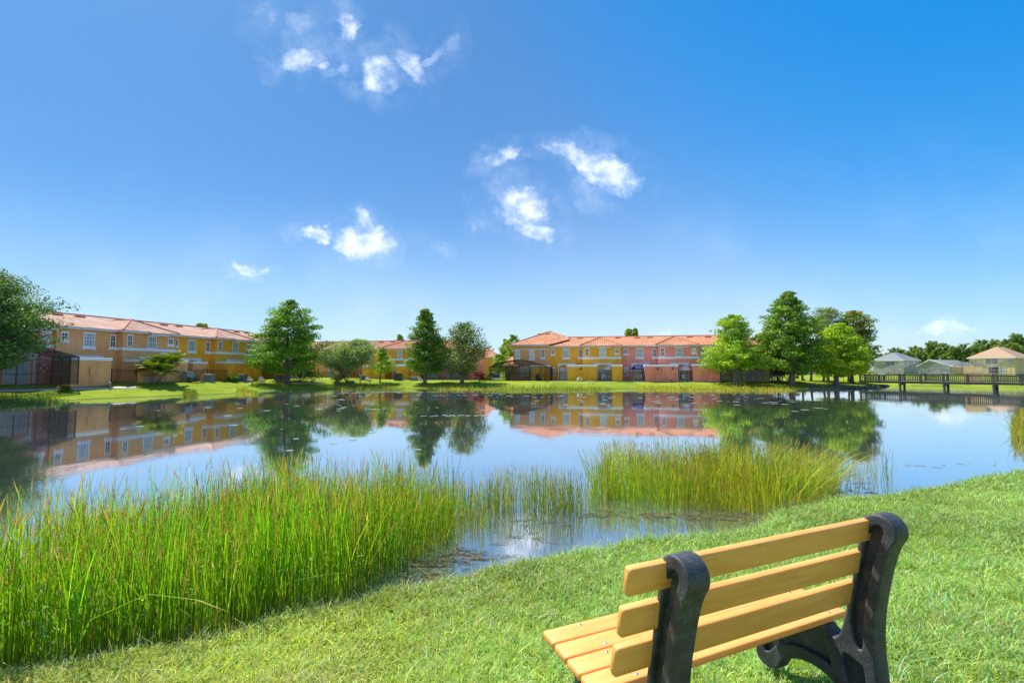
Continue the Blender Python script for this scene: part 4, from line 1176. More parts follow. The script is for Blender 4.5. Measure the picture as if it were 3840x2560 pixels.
tree('cypress_tree', 'tall rusty-topped cypress behind the yellow-green one at the boardwalk', 3196, 1436, 1164, [(.18, r*.6), (.3, r*1.0), (.5, r*.95), (.7, r*.8), (.86, r*.6), (.96, r*.4), (1, .3)], (.045, .10, .018), (.16, .16, .04), 29, 85, 200, .17, .26, lean=(.6, 0), group=TRG)
tree('pine_tree', 'open-crowned pine behind the tallest cypress', 3108, 1428, 1158, [(.45, R_(30,3108,1428)), (.62, R_(52,3108,1428)), (.8, R_(66,3108,1428)), (.93, R_(48,3108,1428)), (1, R_(20,3108,1428))], (.06, .11, .02), (.10, .15, .03), 30, 60, 150, .2, .2, up=.9, asp=.2, gap=.3, bark='bark_pale', group=TRG, limb=.08)
for i, (px, py, top, hw, c1, c2, lb) in enumerate([
        (2858, 1429, 1252, 50, OL, OL2, 'dark rounded tree behind the red flowers'), (2918, 1428, 1345, 26, (.09,.16,.02), (.13,.2,.03), 'low pale green tree left of the tallest cypress trunk'),
        (3012, 1427, 1300, 44, OL, CY, 'slim trunked tree just right of the tallest cypress'), (3045, 1427, 1295, 44, OL, CY, 'slim trunked tree midway between the two large right cypresses'),
        (3090, 1428, 1300, 46, OL, CY, 'pale trunked tree left of the yellow-green cypress trunk'), (3104, 1427, 1310, 40, OL, OL2, 'thick grey trunked tree left of the yellow-green cypress trunk'),
        (3180, 1430, 1270, 48, CY, CY2, 'dark trunked tree nearest the boardwalk end'), (2808, 1427, 1275, 46, OL, CY2, 'dark tree right of the bright green cypress')]):
    r = R_(hw, px, py)
    tree('shade_tree', lb, px, py, top, [(.3, r*.6), (.42, r), (.65, r*.95), (.85, r*.6), (1, r*.2)], c1, c2, 40+i, 46, 150, .19, .17, up=.5, flatten=.6, bark='bark_pale' if i in (2, 3, 4) else 'bark', group=TRG)
# the oak cut by the left edge
gx_, gy_ = pxZ(-75, 37.0)
tree('oak_tree', 'large oak with drooping dark blue-green boughs at the left edge', 0, 0, 0, [(.26, 1.8), (.38, 3.2), (.5, 4.3), (.66, 4.5), (.82, 3.6), (1, 1.3)], (.026, .07, .03), (.06, .12, .035), 31, 115, 430, .10, .34, base=(gx_, gy_, tz(gx_, gy_)), height=10.4, droop=.22, up=.55, gap=.18, flatten=.5, limb=.1, group=TRG)
# trees showing above or between the roofs
for i, (px, Z, top, hw, lb) in enumerate([(612, 78, 1222, 16, 'thin treetop above the brown roof'), (755, 92, 1214, 34, 'yellow-green treetop above the mustard roof'), (705, 90, 1222, 16, 'tiny treetop left of the yellow-green one above the mustard roof'),
        (1500, 125, 1255, 16, 'small treetop above the middle terrace roof'), (1898, 128, 1272, 24, 'left one of two slim young trees beside the domed screen room'), (1925, 124, 1256, 26, 'taller right one of two slim young trees beside the domed screen room'),
        (1870, 112, 1330, 30, 'low light green tree behind the domed screen room'), (2358, 112, 1232, 18, 'left treetop above the pink roof'), (2384, 112, 1230, 13, 'right treetop above the pink roof')]):
    x, y = pxZ(px, Z); r = hw/F_PX*Z; z = tz(x, y)
    a, b, c = ray(px, top); H = EYE + c*Z/b - z
    k = .28 if 1850 < px < 1950 else .55
    tree('background_tree', lb, px, 0, 0, [(k, r*.6), (k+.12, r), (.8, r*.85), (1, r*.3)], (.09, .16, .02), (.15, .22, .03), 60+i, 34, 120, .22, .12, base=(x, y, z), height=H, up=.6, flatten=.7, gap=.2, group='trees behind the roofs')
# pine wood beyond the far houses: one tree, copied
proto = []
for k in range(3):
    proto.append(tree('far_pine', 'x', 0, 0, 0, [(.35, 1.2), (.5, 2.8), (.68, 4.4), (.85, 4.2), (1, 1.4)], (.05, .095, .022), (.10, .15, .035), 80+k, 34, 120, .42, .24, base=(0, 0, 0), height=17, up=.7, flatten=.6, gap=.15, bark='bark_pale', cl=.75, limb=.1))
rr = random.Random(5); pines = []
tops = [(3230,1330),(3300,1318),(3380,1305),(3440,1300),(3510,1286),(3580,1296),(3640,1292),(3700,1284),(3760,1276),(3820,1262),(3900,1262)]
for i in range(27):
    px = 3225 + i*26 + rr.uniform(-6, 6); Z = 215 + 50*rr.random()
    ty = float(np.interp(px, [q[0] for q in tops], [q[1] for q in tops])) + rr.uniform(-12, 14) + (20 if i % 3 == 1 else 0)
    x, y = pxZ(px, Z); z = tz(x, y)
    a, b, c = ray(px, ty); H = EYE + c*Z/b - z
    o = proto[i] if i < 3 else copy_tree(proto[i % 3])
    s = H/17; o.location = (x, y, z-.1); o.scale = (s*rr.uniform(.8, 1.1), s*rr.uniform(.8, 1.1), s); o.rotation_euler = (0, 0, rr.uniform(0, 6.28))
    pines.append(o); o['group'] = 'pines behind the houses beyond the boardwalk'
number_row(pines, '%s pine from the left in the wood behind the houses beyond the boardwalk')

# palms
def fronds(par, crown, n, length, leafw, seed, col, col2, arch=.9, up0=.9, drop=.95):
    rng = np.random.default_rng(seed); V = []; Fc = []; cc = []; st = MB()
    for i in range(n):
        az = i*2.399 + rng.normal(0, .3); el = up0 - (i/n)*drop + rng.normal(0, .12); Ln = length*rng.uniform(.75, 1.1)
        pts = []; p = np.array(crown, dtype=float); K = 9
        for k in range(K+1):
            pts.append(p.copy()); e = el - arch*(k/K)**1.2*1.5
            p = p + np.array([math.cos(az)*math.cos(e), math.sin(az)*math.cos(e), math.sin(e)])*Ln/K
        st.tube(pts, [.02]*len(pts), 3, False)
        c0 = np.array(col)*(1-i/n) + np.array(col2)*(i/n)
        for s in np.linspace(.12, .99, 30):
            q = s*K; k = min(int(q), K-1); f = q-k; P = pts[k]*(1-f)+pts[k+1]*f; tdir = pts[k+1]-pts[k]; tdir /= np.linalg.norm(tdir)
            side = np.cross(tdir, [0, 0, 1]); side /= (np.linalg.norm(side)+1e-6)
            ll = leafw*math.sin(math.pi*min(.98, s*.85+.12))
            for sg in (-1, 1):
                d = side*sg*.8 + tdir*.55 + np.array([0, 0, -.25]) + rng.normal(0, .08, 3); d /= np.linalg.norm(d)
                b = len(V); wv = tdir*.035
                V += [P-wv, P+wv, P+d*ll+wv*.2, P+d*ll-wv*.2]; Fc.append((b, b+1, b+2, b+3)); cc += [c0*math.exp(rng.normal(0, .15))]*4
    o = np_mesh('fronds', np.array(V), np.array(Fc), M['palmleaf'], np.array(cc), par)
    st.build('frond_stem', M['palmstem'], o, fix=False)
    return o
M['palmstem'] = pbr('palm_stems', (.30, .30, .08), .5, .1, 4)
u = FL.u(592, 4.2); g = FL.gat(u, 4.3)
pm = thing('clumping_palm', 'clumped areca palm with many pale stems and arching gold-green fronds', 'palm', g, 0)
for k in range(10):
    az = k*2.399; s = .35+.25*(k % 3); tip = Vector((math.cos(az)*s*1.7+.1, math.sin(az)*s*1.5, 1.15+1.25*((k*.618) % 1)))
    MB().tube([(math.cos(az)*.22*(k % 3+.6), math.sin(az)*.22*(k % 3+.6), -.1), tuple(tip*.5), tuple(tip)], [.055, .045, .035], 6).build('stem', M['bark_pale'], pm, smooth=True)
    fronds(pm, tuple(tip), 13, 1.75, .6, 200+k, (.13, .24, .015), (.34, .32, .03), .8, 1.5, 1.55)
def small_palm(label, loc, h, L_, n=11, col=(.10, .2, .02), sd=0):
    t = thing('small_palm', label, 'palm', loc); MB().tube([(0,0,-.1),(.04,0,h*.5),(.08,.03,h)], [.1,.08,.07], 7).build('trunk', M['bark'], t, smooth=True)
    fronds(t, (.08, .03, h), n, L_, .35, sd, col, (.2, .24, .03), .9, 1.0); return t
small_palm('young palm at the left corner of the domed screen room', hit(1838, 1428), 1.15, .95, 13, sd=301)
small_palm('low palm inside the corner of the dark screen room', FL.gat(FL.u(242, 4.5), 4.5), .25, .75, 12, (.13, .22, .02), 302)

def bush(label, px, py, w, h, col, col2, seed, n=700, leaf=.12, name='bush', group='garden bushes on the far bank'):
    x, y, z = hit(px, py); rng = np.random.default_rng(seed); t = thing(name, label, 'bush', (x, y, z), 0, group)
    st = MB(); C = []
    for k in range(12):
        az = k*2.4; rr_ = w/2*rng.uniform(.3, .85); q = np.array([math.cos(az)*rr_, math.sin(az)*rr_*.8, h*rng.uniform(.45, .85)]); st.tube([(0,0,-.1), tuple(q*.55), tuple(q)], [.03,.02,.01], 4); C.append(q)
    st.build('stem', M['bark'], t)
    C = np.array(C); P = C[rng.integers(0, len(C), n)] + rng.normal(size=(n, 3))*np.array([w*.14, w*.14, h*.16]); P[:, 2] = np.abs(P[:, 2])
    ct = rng.random((n, 1)); cols = np.array(col)*(1-ct)+np.array(col2)*ct
    leaf_mesh('foliage', P, leaf, cols, t); return t
for i, (lb, px, py, w, h, c1, c2) in enumerate([
    ('yellow-green bush right of the big left cypress', 1130, 1433, 3.6, 1.9, (.10,.17,.01), (.2,.26,.02)), ('second yellow-green bush under the big left cypress crown', 1170, 1433, 3.2, 1.7, (.08,.15,.01), (.18,.24,.02)),
    ('dark round bush right of the leaning trunk', 1298, 1433, 3.6, 2.1, (.025,.07,.012), (.05,.11,.02)), ('bright low bush behind the leaning trunk', 1266, 1433, 2.2, 1.1, (.16,.24,.02), (.2,.28,.03)),
    ('yellow bush at the foot of the pink garden wall', 2507, 1428, 1.3, .95, (.22,.26,.03), (.3,.32,.05)), ('low green bush beside the young palm', 1818, 1428, 2.0, .6, (.12,.2,.02), (.2,.26,.03)),
    ('red-leaved bush by the white wall', 1798, 1428, 1.8, 1.9, (.14,.012,.02), (.22,.03,.03)), ('tiny green bush in front of the mustard wall', 872, 1431, 1.3, .7, (.08,.18,.02), (.12,.22,.02)),
    ('green hedge tree standing right of the tallest cypress trunk', 2955, 1431, 2.8, 2.9, (.05,.11,.02), (.09,.16,.02)),
    ('bushy plant between the two slim trees', 1905, 1426, 3.4, 3.0, (.12,.2,.02), (.16,.24,.03))]):
    bush(lb, px, py, w, h, c1, c2, 400+i)
# red ti plants along the low fence behind the bright green cypress
reds = []
for i, px in enumerate((2738, 2741, 2777, 2798, 2815, 2833, 2850, 2863, 2877, 2892, 2740)):
    py = 1428; h = (1.7, 2.6, 2.4, .9, 1.1, 1.0, 1.5, 1.1, 2.6, .9, 1.2)[i]
    x, y, z = hit(px + (0, 5, -2, 0,0,0,0,0,0,0,-8)[i], py); rng = np.random.default_rng(500+i)
    t = thing('red_plant', 'x', 'plant', (x, y, z), 0, 'red plants before the screen room')
    MB().tube([(0,0,-.1),(.03,0,h*.6),(0,.02,h)], [.03,.025,.015], 5).build('stem', M['bark'], t)
    n = 150; P = np.array([0,0,h]) + rng.normal(size=(n,3))*np.array([.26,.26,.24]); P[:n//3, 2] -= h*.4; P[:, 2] = np.abs(P[:, 2])
    leaf_mesh('foliage', P, .17, jitter_cols((.5, .015, .05), n, .25, rng), t, .28); reds.append(t)
number_row(reds, '%s red-leaved plant from the left before the screen room by the bright green cypress')
# ------------------------------------------------------------------ reeds
def in_poly(x, y, poly):
    ins = np.zeros(x.shape, dtype=bool)
    n = len(poly)
    for i in range(n):
        ax, ay = poly[i]; bx, by = poly[(i+1) % n]
        if abs(by-ay) < 1e-9: continue
        ins ^= ((ay > y) != (by > y)) & (x < ax + (y-ay)*(bx-ax)/(by-ay))
    return ins
def vnoise(x, y, f, seed=0):
    """cheap smooth 2D value noise"""
    r = np.random.default_rng(900+seed).random((64, 64))
    u = x*f; v = y*f; i = np.floor(u).astype(int); j = np.floor(v).astype(int); a = sst(u-i); b = sst(v-j)
    g = lambda p, q: r[p % 64, q % 64]
    return (g(i,j)*(1-a)+g(i+1,j)*a)*(1-b)+(g(i,j+1)*(1-a)+g(i+1,j+1)*a)*b

def reed_bed(label, front, back, dens, h, r=.0042, seed=0, mask=0., lean=.10, bend=None, green=(.085, .20, .012), tan=.05, tipb=.45, hb=None, name='reed_bed', zf=.03, kind='stuff', cat='reeds'):
    rng = np.random.default_rng(700+seed)
    poly = [at_z(px, y, zf) for px, y in front] + [at_z(px, y, 0) for px, y in reversed(back)]
    xs = [q[0] for q in poly]; ys = [q[1] for q in poly]
    n = int((max(xs)-min(xs))*(max(ys)-min(ys))*dens)
    x = rng.uniform(min(xs), max(xs), n); y = rng.uniform(min(ys), max(ys), n)
    k = in_poly(x, y, poly)
    if mask: k &= vnoise(x, y, 1.9, seed) + .35*vnoise(x, y, 6, seed+1) > mask*rng.uniform(.75, 1.25, n)
    x, y = x[k], y[k]; n = len(x)
    # loosen the outline
    jt = .06 if r < .01 else (.12 if name == 'rush_tuft' else .55); x += rng.normal(0, jt, n); y += rng.normal(0, jt*.6, n)
    if r >= .01: keep = sdist(x, y) < .6; x, y = x[keep], y[keep]; n = len(x)
    z0 = np.minimum(terrain(x, y), .1); z0 = np.maximum(z0, -.25)
    t_ = np.clip((y-min(ys))/(max(ys)-min(ys)), 0, 1)
    H = (h*(1-t_)+(hb or h)*t_)*np.exp(rng.normal(-.03, .20, n))*(.66+.62*vnoise(x, y, 1.6, seed+2))
    H *= np.where(rng.random(n) < .08, 1.2, 1); H = np.minimum(H, h*1.32)
    az = rng.uniform(0, 2*np.pi, n); ln = np.abs(rng.normal(0, lean, n)) + .02
    lx = np.cos(az)*ln + .10*(vnoise(x, y, .9, seed+3)-.5) ; ly = np.sin(az)*ln + .10*(vnoise(x, y, .9, seed+4)-.5)
    if bend is not None:
        bx, by = bend(x, y, rng); lx += bx; ly += by
    flop = rng.random(n) < .05; lx[flop] *= 5; ly[flop] *= 5; ln2 = np.hypot(lx, ly); k_ = np.minimum(1, 1.3/np.maximum(ln2, 1e-3)); lx *= k_; ly *= k_
    rows = [0, .35, .7, .90, .915, 1.0]; rad = [1.1, 1.05, .9, .75, 1.25, .25]
    spike = rng.random(n) < tipb
    rr = r*rng.uniform(.75, 1.3, n)
    V = np.zeros((n, 6, 3, 3)); Cc = np.zeros((n, 6, 3, 3))
    green = np.array(green)*np.array([3.1, 2.25, 1.6])
    g = np.array(green)[None]*np.exp(rng.normal(0, .22, (n, 1)))*np.array([1,1,1]); g[:, 0] *= np.exp(rng.normal(0, .2, n) + .55*(vnoise(x, y, 1.1, seed+6)-.5)); g *= np.exp(.5*(vnoise(x, y, 2.3, seed+7)-.55))[:, None]
    dead = rng.random(n) < tan; g[dead] = np.array([.48, .33, .12])*np.exp(rng.normal(0, .2, (dead.sum(), 1)))
    brown = np.array([.44, .30, .09])[None]*np.exp(rng.normal(0, .25, (n, 1)))
    base = np.array([.34, .26, .03])[None]*np.ones((n, 1))
    ph0 = rng.uniform(0, 6.28, n)
    for i, (f, rd) in enumerate(zip(rows, rad)):
        cz = z0 + H*f*(1-.25*(lx**2+ly**2)*f**2); cx = x + lx*H*f**1.7; cy = y + ly*H*f**1.7
        q = np.where(spike, rd, min(rd, 1-.6*f))*rr
        cl = base*(max(0, .5-f*2)) + g*(1-max(0, .5-f*2))
        if i >= 4: cl = np.where(spike[:, None], brown, g*.9)
        for j in range(3):
            a = ph0 + (j-1)*1.9
            V[:, i, j, 0] = cx+np.cos(a)*q; V[:, i, j, 1] = cy+np.sin(a)*q; V[:, i, j, 2] = cz
            Cc[:, i, j] = cl
    b = (np.arange(n)*18)[:, None, None, None]; I = np.arange(5)[None, :, None, None]; J = np.arange(2)[None, None, :, None]
    q4 = np.concatenate([b+I*3+J, b+I*3+J+1, b+(I+1)*3+J+1, b+(I+1)*3+J], -1).reshape(-1, 4)
    o = np_mesh(name, V.reshape(-1, 3), q4, M['reed'], Cc.reshape(-1, 3))
    return tag(o, label, cat, kind=kind)

F1 = [(-260,2620),(0,2520),(153,2500),(306,2462),(520,2424),(765,2400),(918,2350),(1071,2292),(1180,2280),(1290,2240),(1400,2180),(1480,2130),(1560,2085),(1640,2040),(1700,2000)]
B1 = [(-260,2400),(0,2270),(120,2170),(245,2095),(520,2020),(784,1985),(1040,1930),(1250,1915),(1452,1915),(1600,1925),(1700,1935)]
reed_bed('dense bright green spike-rush bed filling the near water edge on the left', F1, B1, 520, 1.12, .0046, 1, lean=.17, hb=.88, mask=.31)
F1b = [(-260,2560),(300,2400),(765,2330),(1071,2240),(1400,2130)]
reed_bed('tall front stems of the left spike-rush bed', [(p, y) for p, y in F1[:11]], [(-260,2520),(0,2450),(300,2330),(765,2250),(1071,2160),(1400,2060)], 160, 1.22, .0052, 9, lean=.12, green=(.10, .24, .012), tan=.08)
reed_bed('sparse spike-rush standing in open water in the middle', [(1650,2045),(1730,2030),(1810,1975),(1850,1925),(1960,1908),(2080,1925),(2180,1918),(2240,1900)], [(1650,1900),(1800,1880),(1950,1866),(2100,1866),(2240,1870)], 480, .78, .0042, 2, mask=.60, lean=.09, green=(.08, .165, .018), tan=.14, hb=.70)
def bend3(x, y, rng):
    f = sst((x-4.6)/1.6)*(rng.random(len(x)) < .6)
    return f*rng.uniform(.5, 1.25, len(x)), f*rng.uniform(-.35, .3, len(x))
reed_bed('golden green spike-rush island behind the bench', [(2225,1880),(2290,1868),(2400,1882),(2500,1890),(2650,1902),(2760,1912),(2870,1915),(2950,1893),(3040,1862),(3110,1838)],
         [(2225,1845),(2290,1800),(2400,1780),(2500,1775),(2700,1768),(2900,1766),(3050,1780),(3110,1800)], 430, .93, .0048, 3, mask=.30, lean=.17, bend=bend3, green=(.112, .215, .016), tan=.12, tipb=.6)
reed_bed('thin scattered stems right of the spike-rush island', [(3110,1862),(3200,1850),(3350,1830)], [(3100,1770),(3200,1760),(3350,1760)], 26, .72, .0045, 4, lean=.12, green=(.07, .13, .02), tan=.25)
reed_bed('green reed patch at the right picture edge', [(3790,1640),(3900,1665),(4050,1690)], [(3810,1600),(3900,1575),(4050,1560)], 170, .85, .008, 5, lean=.2, green=(.12, .19, .02), tan=.2)
FARG = (.10, .165, .014)
def far_reeds(label, p0, p1, yf, yb, h, dens, sd, green=FARG, mask=.45, **k):
    n = max(2, int((p1-p0)/60)+1); P = [p0+(p1-p0)*i/(n-1) for i in range(n)]
    return reed_bed(label, [(p, yf) for p in P], [(p, yb) for p in P], dens, h*.56, .022, sd, mask=mask, lean=.12, green=green, tan=.12, tipb=.2, zf=0, **k)
far_reeds('far reeds below the leaning tree', 1262, 1500, 1461, 1455, .98, 26, 11, (.06, .115, .018))
far_reeds('far reeds under the broad oak', 1655, 1880, 1463, 1457, .85, 22, 12, (.11, .16, .02), mask=.6)
far_reeds('far reeds in front of the domed screen room and yellow townhouse', 1875, 2288, 1465, 1458, 1.0, 26, 13, (.075, .14, .014))
far_reeds('far yellow-green reeds in front of the pink townhouse', 2395, 2700, 1465, 1455, .9, 24, 14, (.15, .21, .02))
far_reeds('far yellow-green reeds in front of the bright green cypress', 2700, 2965, 1466, 1456, 1.0, 26, 15, (.14, .19, .02))
far_reeds('far thin reeds at the foot of the tall narrow cypress', 1500, 1655, 1459, 1456, .5, 14, 16)
o = far_reeds('reeds with broad leaves on the left bank by the picture edge', -60, 200, 1516, 1499, .95, 60, 17, (.045, .12, .025), mask=.35)
far_reeds('round dark rush tuft standing on the left bank', 688, 735, 1489, 1478, .95, 150, 18, (.045, .11, .015), mask=0, name='rush_tuft', kind=None, cat='rush tuft')
far_reeds('round light green rush tuft on the bank before the mustard terrace', 890, 962, 1479, 1471, .85, 60, 19, (.11, .17, .02), mask=0, name='rush_tuft', kind=None, cat='rush tuft')

# broad-leaved weeds mixed with the near reeds
rng = np.random.default_rng(55)
Pw = []
for k in range(150):
    px = rng.uniform(-50, 1500); f = float(np.interp(px, [q[0] for q in F1], [q[1] for q in F1])); py = f - rng.uniform(-10, 260)
    x, y = at_z(px, py, .05); hh = rng.uniform(.1, .85)
    for j in range(7): Pw.append((x+rng.normal(0, .05), y+rng.normal(0, .05), hh*(.55+.08*j)))
Pw = np.array(Pw); nr = rng.normal(0, .5, Pw.shape) + np.array([0, 0, 1])
o = leaf_mesh('water_weeds', Pw, .035, jitter_cols((.24, .38, .08), len(Pw), .2, rng), None, .3, nrm=nr); tag(o, 'pale leafy weeds growing among the near reeds', 'weeds', kind='stuff')

# ------------------------------------------------------------------ near lawn
def lawn():
    rng = np.random.default_rng(77); X = []; Y = []; S = []
    for y0, y1, dn, sc in ((1.9, 4.2, 6800, 1.0), (4.2, 6.5, 4200, 1.15), (6.5, 9.5, 2400, 1.45), (9.5, 16, 1200, 2.0)):
        xm = 1.14*y1+1.25; n = int(dn*2*xm*(y1-y0)); x = rng.uniform(-xm, xm, n); y = rng.uniform(y0, y1, n)
        k = np.abs(x) < 1.12*y+1.2
        x, y = x[k], y[k]; d = sdist(x, y); k = d > .015
        X.append(x[k]); Y.append(y[k]); S.append(np.full(k.sum(), sc))
    x = np.concatenate(X); y = np.concatenate(Y); s = np.concatenate(S); n = len(x); d = sdist(x, y)
    tuft = vnoise(x, y, 7, 31); big = vnoise(x, y, .8, 32); dry = vnoise(x, y, 1.4, 33)
    k = rng.random(n) < .45+.8*tuft; x, y, s, tuft, big, dry, d = [q[k] for q in (x, y, s, tuft, big, dry, d)]; n = len(x)
    z = terrain(x, y)
    edge = np.clip(1-d/.3, 0, 1)
    H = (.032+.040*tuft+.018*big+.045*edge)*np.exp(rng.normal(0, .3, n))*s**.55
    w = .0034*s*rng.uniform(.7, 1.35, n)
    az = rng.uniform(0, 2*np.pi, n); ln = np.clip(rng.normal(.85, .35, n), .1, 1.7)
    dx, dy = np.cos(az), np.sin(az); tw = az + np.pi/2 + rng.normal(0, .5, n); px_, py_ = np.cos(tw), np.sin(tw)
    V = np.zeros((n, 6, 3)); 
    for i, (f, wf) in enumerate(((0, .8), (.55, 1.0), (1.0, .12))):
        cx = x+dx*ln*H*f**1.5; cy = y+dy*ln*H*f**1.5; cz = z-.006+H*(f-.28*f*f*ln)
        V[:, 2*i] = np.stack([cx-px_*w*wf, cy-py_*w*wf, cz], 1); V[:, 2*i+1] = np.stack([cx+px_*w*wf, cy+py_*w*wf, cz], 1)
    left = sst((1.2 - x)/3.2)
    base = np.array([.33, .50, .13])[None]*(1-left[:, None]) + np.array([.46, .55, .12])[None]*left[:, None]
    c = base*np.exp(rng.normal(0, .24, (n, 1)))*(.8+.4*big[:, None])*np.exp(.45*(vnoise(x, y, .7, 41)-.5))[:, None]; c[:, 0] *= np.exp(rng.normal(0, .16, n)); c[:, 2] *= np.exp(rng.normal(0, .4, n))
    th = rng.random(n) < .05+.30*np.clip(dry-.5, 0, 1)*(.5+left); c[th] = np.array([.58, .50, .26])*np.exp(rng.normal(0, .25, (th.sum(), 1)))
    b = (np.arange(n)*6)[:, None]
    Fq = np.concatenate([b+np.array([[0, 1, 3, 2]]), b+np.array([[2, 3, 5, 4]])], 1).reshape(-1, 4)
    o = np_mesh('grass', V.reshape(-1, 3), Fq, M['grass'], np.repeat(c, 6, axis=0)); tag(o, 'short coarse grass of the near lawn around the bench', 'grass', kind='stuff')
    print('grass blades', n)
lawn()
# round pennywort leaves and white clover heads along the near bank
rng = np.random.default_rng(66); V = []; Fc = []; cc = []
for k in range(420):
    px = rng.uniform(200, 1650); f = float(np.interp(px, [q[0] for q in near_px], [q[1] for q in near_px])); py = f + abs(rng.normal(0, 1))*70 + 4
    x, y = at_z(px, py, .3)
    for _ in range(3): x, y = at_z(px, py, tz(x, y))
    z = tz(x, y)+rng.uniform(.03, .07); r = rng.uniform(.008, .016); tx, ty = rng.normal(0, .35, 2); b = len(V)
    for j in range(8):
        a = j*math.pi/4; V.append((x+r*math.cos(a), y+r*math.sin(a), z+tx*r*math.cos(a)+ty*r*math.sin(a)))
    Fc.append(tuple(b+j for j in range(8))); cc += [(.17*rng.uniform(.8, 1.2), .30, .02)]*8
o = np_mesh('pennywort', np.array(V), np.array(Fc), M['foliage'], np.array(cc)); tag(o, 'round pennywort leaves along the near bank', 'ground cover', kind='stuff')
m = MB()
for k in range(150):
    px = rng.normal(2050, 190) if k % 3 else rng.normal(1750, 60); py = float(np.interp(px, [q[0] for q in near_px], [q[1] for q in near_px])) + 15 + abs(rng.normal(0, 60))
    x, y = at_z(px, py, .3)
    for _ in range(3): x, y = at_z(px, py, tz(x, y))
    m.lathe([(.002, 0), (.0075, .003), (.003, .009)], 5, (x, y, tz(x, y)+rng.uniform(.05, .075)))
tag(m.build('clover_flowers', M['white'], fix=False), 'tiny white clover flowers dotted over the bank grass', 'flowers', kind='stuff')

# ------------------------------------------------------------------ floating pads and weed
lily = pbr('lily_pads', (.32, .38, .30), .25, .3, .8, spec=.8)
m = MB(); rng = np.random.default_rng(88)
def pad(m, x, y, r, z=.006):
    m.prism_z([(x+r*math.cos(a)*rng.uniform(.8, 1.1), y+r*math.sin(a)*rng.uniform(.8, 1.1)) for a in [j*math.pi/4.5 for j in range(9)]], z-.004, z+.004)
for (pa, pb, ya, yb, n, r) in ((1230,1530,1464,1474,110,.22),(1230,1530,1474,1500,28,.2),(1180,1420,1500,1540,26,.2),(1560,1860,1466,1485,46,.22),(1555,1830,1556,1561,46,.13),(1560,1900,1490,1550,16,.16),
                               (1870,2080,1472,1490,26,.22),(1990,2300,1482,1520,40,.2),(2380,2640,1476,1515,60,.2),(2640,3000,1476,1520,50,.2),(2900,3250,1500,1550,12,.2),(440,900,1590,1620,8,.12),
                               (500,1180,1510,1560,16,.18),(0,180,1512,1516,34,.2),(200,1180,0,0,60,.14),(1000,1600,1600,1690,14,.10),(3200,3500,1500,1530,8,.16)):
    for k in range(int(n*.55)):
        px = rng.uniform(pa, pb)
        py = (float(np.interp(px, [-150,203,480,878,1000,1180], [1524,1504,1492,1477,1468,1461]))+rng.uniform(.8, 2.5)) if ya == 0 else rng.uniform(ya, yb)
        x, y = at_z(px, py, 0)
        if sdist(np.array([x]), np.array([y]))[0] < -.2: pad(m, x, y, r*rng.uniform(.5, 1.5))
tag(m.build('water_lilies', lily, fix=False), 'pale floating lily pads scattered over the far water', 'lily pads', kind='stuff')
weed = pbr('floating_weed', (.20, .15, .05), .7, .35, 12)
m = MB()
for (cx, cy, sx_, sy_, n) in ((1770,2085,60,14,60),(1650,2110,60,20,40),(1560,2150,60,16,40),(1900,2010,70,20,16),(2050,1960,60,20,14),(2300,1925,40,12,30),(2500,1935,120,8,60),(2750,1940,100,10,60),(3250,1840,60,14,30),(3450,1745,60,4,10),(3660,1740,60,3,8),(700,1650,60,6,8),(2850,1700,100,12,6)):
    for k in range(int(n*.6)):
        px, py = rng.normal(cx, sx_), rng.normal(cy, sy_); x, y = at_z(px, py, 0)
        if sdist(np.array([x]), np.array([y]))[0] > -.04: continue
        a = rng.normal(0, .6); l = rng.uniform(.03, .16); w = rng.uniform(.003, .010)
        m.bar((x-l*math.cos(a), y-l*math.sin(a), .008), (x+l*math.cos(a), y+l*math.sin(a), .014), w, .006)
tag(m.build('floating_weed', weed, fix=False), 'brown broken stems and weed floating by the reeds', 'floating weed', kind='stuff')

# ------------------------------------------------------------------ path on the left bank
def path(pts, label, w=1.1):
    P = []
    for a, b in zip(pts[:-1], pts[1:]):
        for i in range(12): P.append(hit(a[0]+(b[0]-a[0])*i/12, a[1]+(b[1]-a[1])*i/12))
    P = np.array(P); P = np.stack([np.convolve(P[:, i], np.ones(7)/7, mode='valid') for i in range(2)], 1)
    V = []; n = len(P)
    for i in range(n):
        d = P[min(i+1, n-1)]-P[max(i-1, 0)]; d /= np.linalg.norm(d); s = np.array([-d[1], d[0]])*w/2
        for sg in (-1, 1): q = P[i]+s*sg; V.append((q[0], q[1], tz(q[0], q[1])+.035))
    V2 = V + [(x, y, z-.12) for x, y, z in V]; Fc = []
    for i in range(n-1):
        a = 2*i; Fc += [(a, a+1, a+3, a+2), (2*n+a, 2*n+a+2, 2*n+a+3, 2*n+a+1), (a, a+2, 2*n+a+2, 2*n+a), (a+1, 2*n+a+1, 2*n+a+3, a+3)]
    o = np_mesh('path', V2, Fc, M['concrete']); return tag(o, kind='structure')
path([(-160,1469),(0,1464),(150,1461),(300,1457),(420,1455),(560,1451.5)], '')
path([(1080,1437),(1150,1436),(1240,1436)], '')

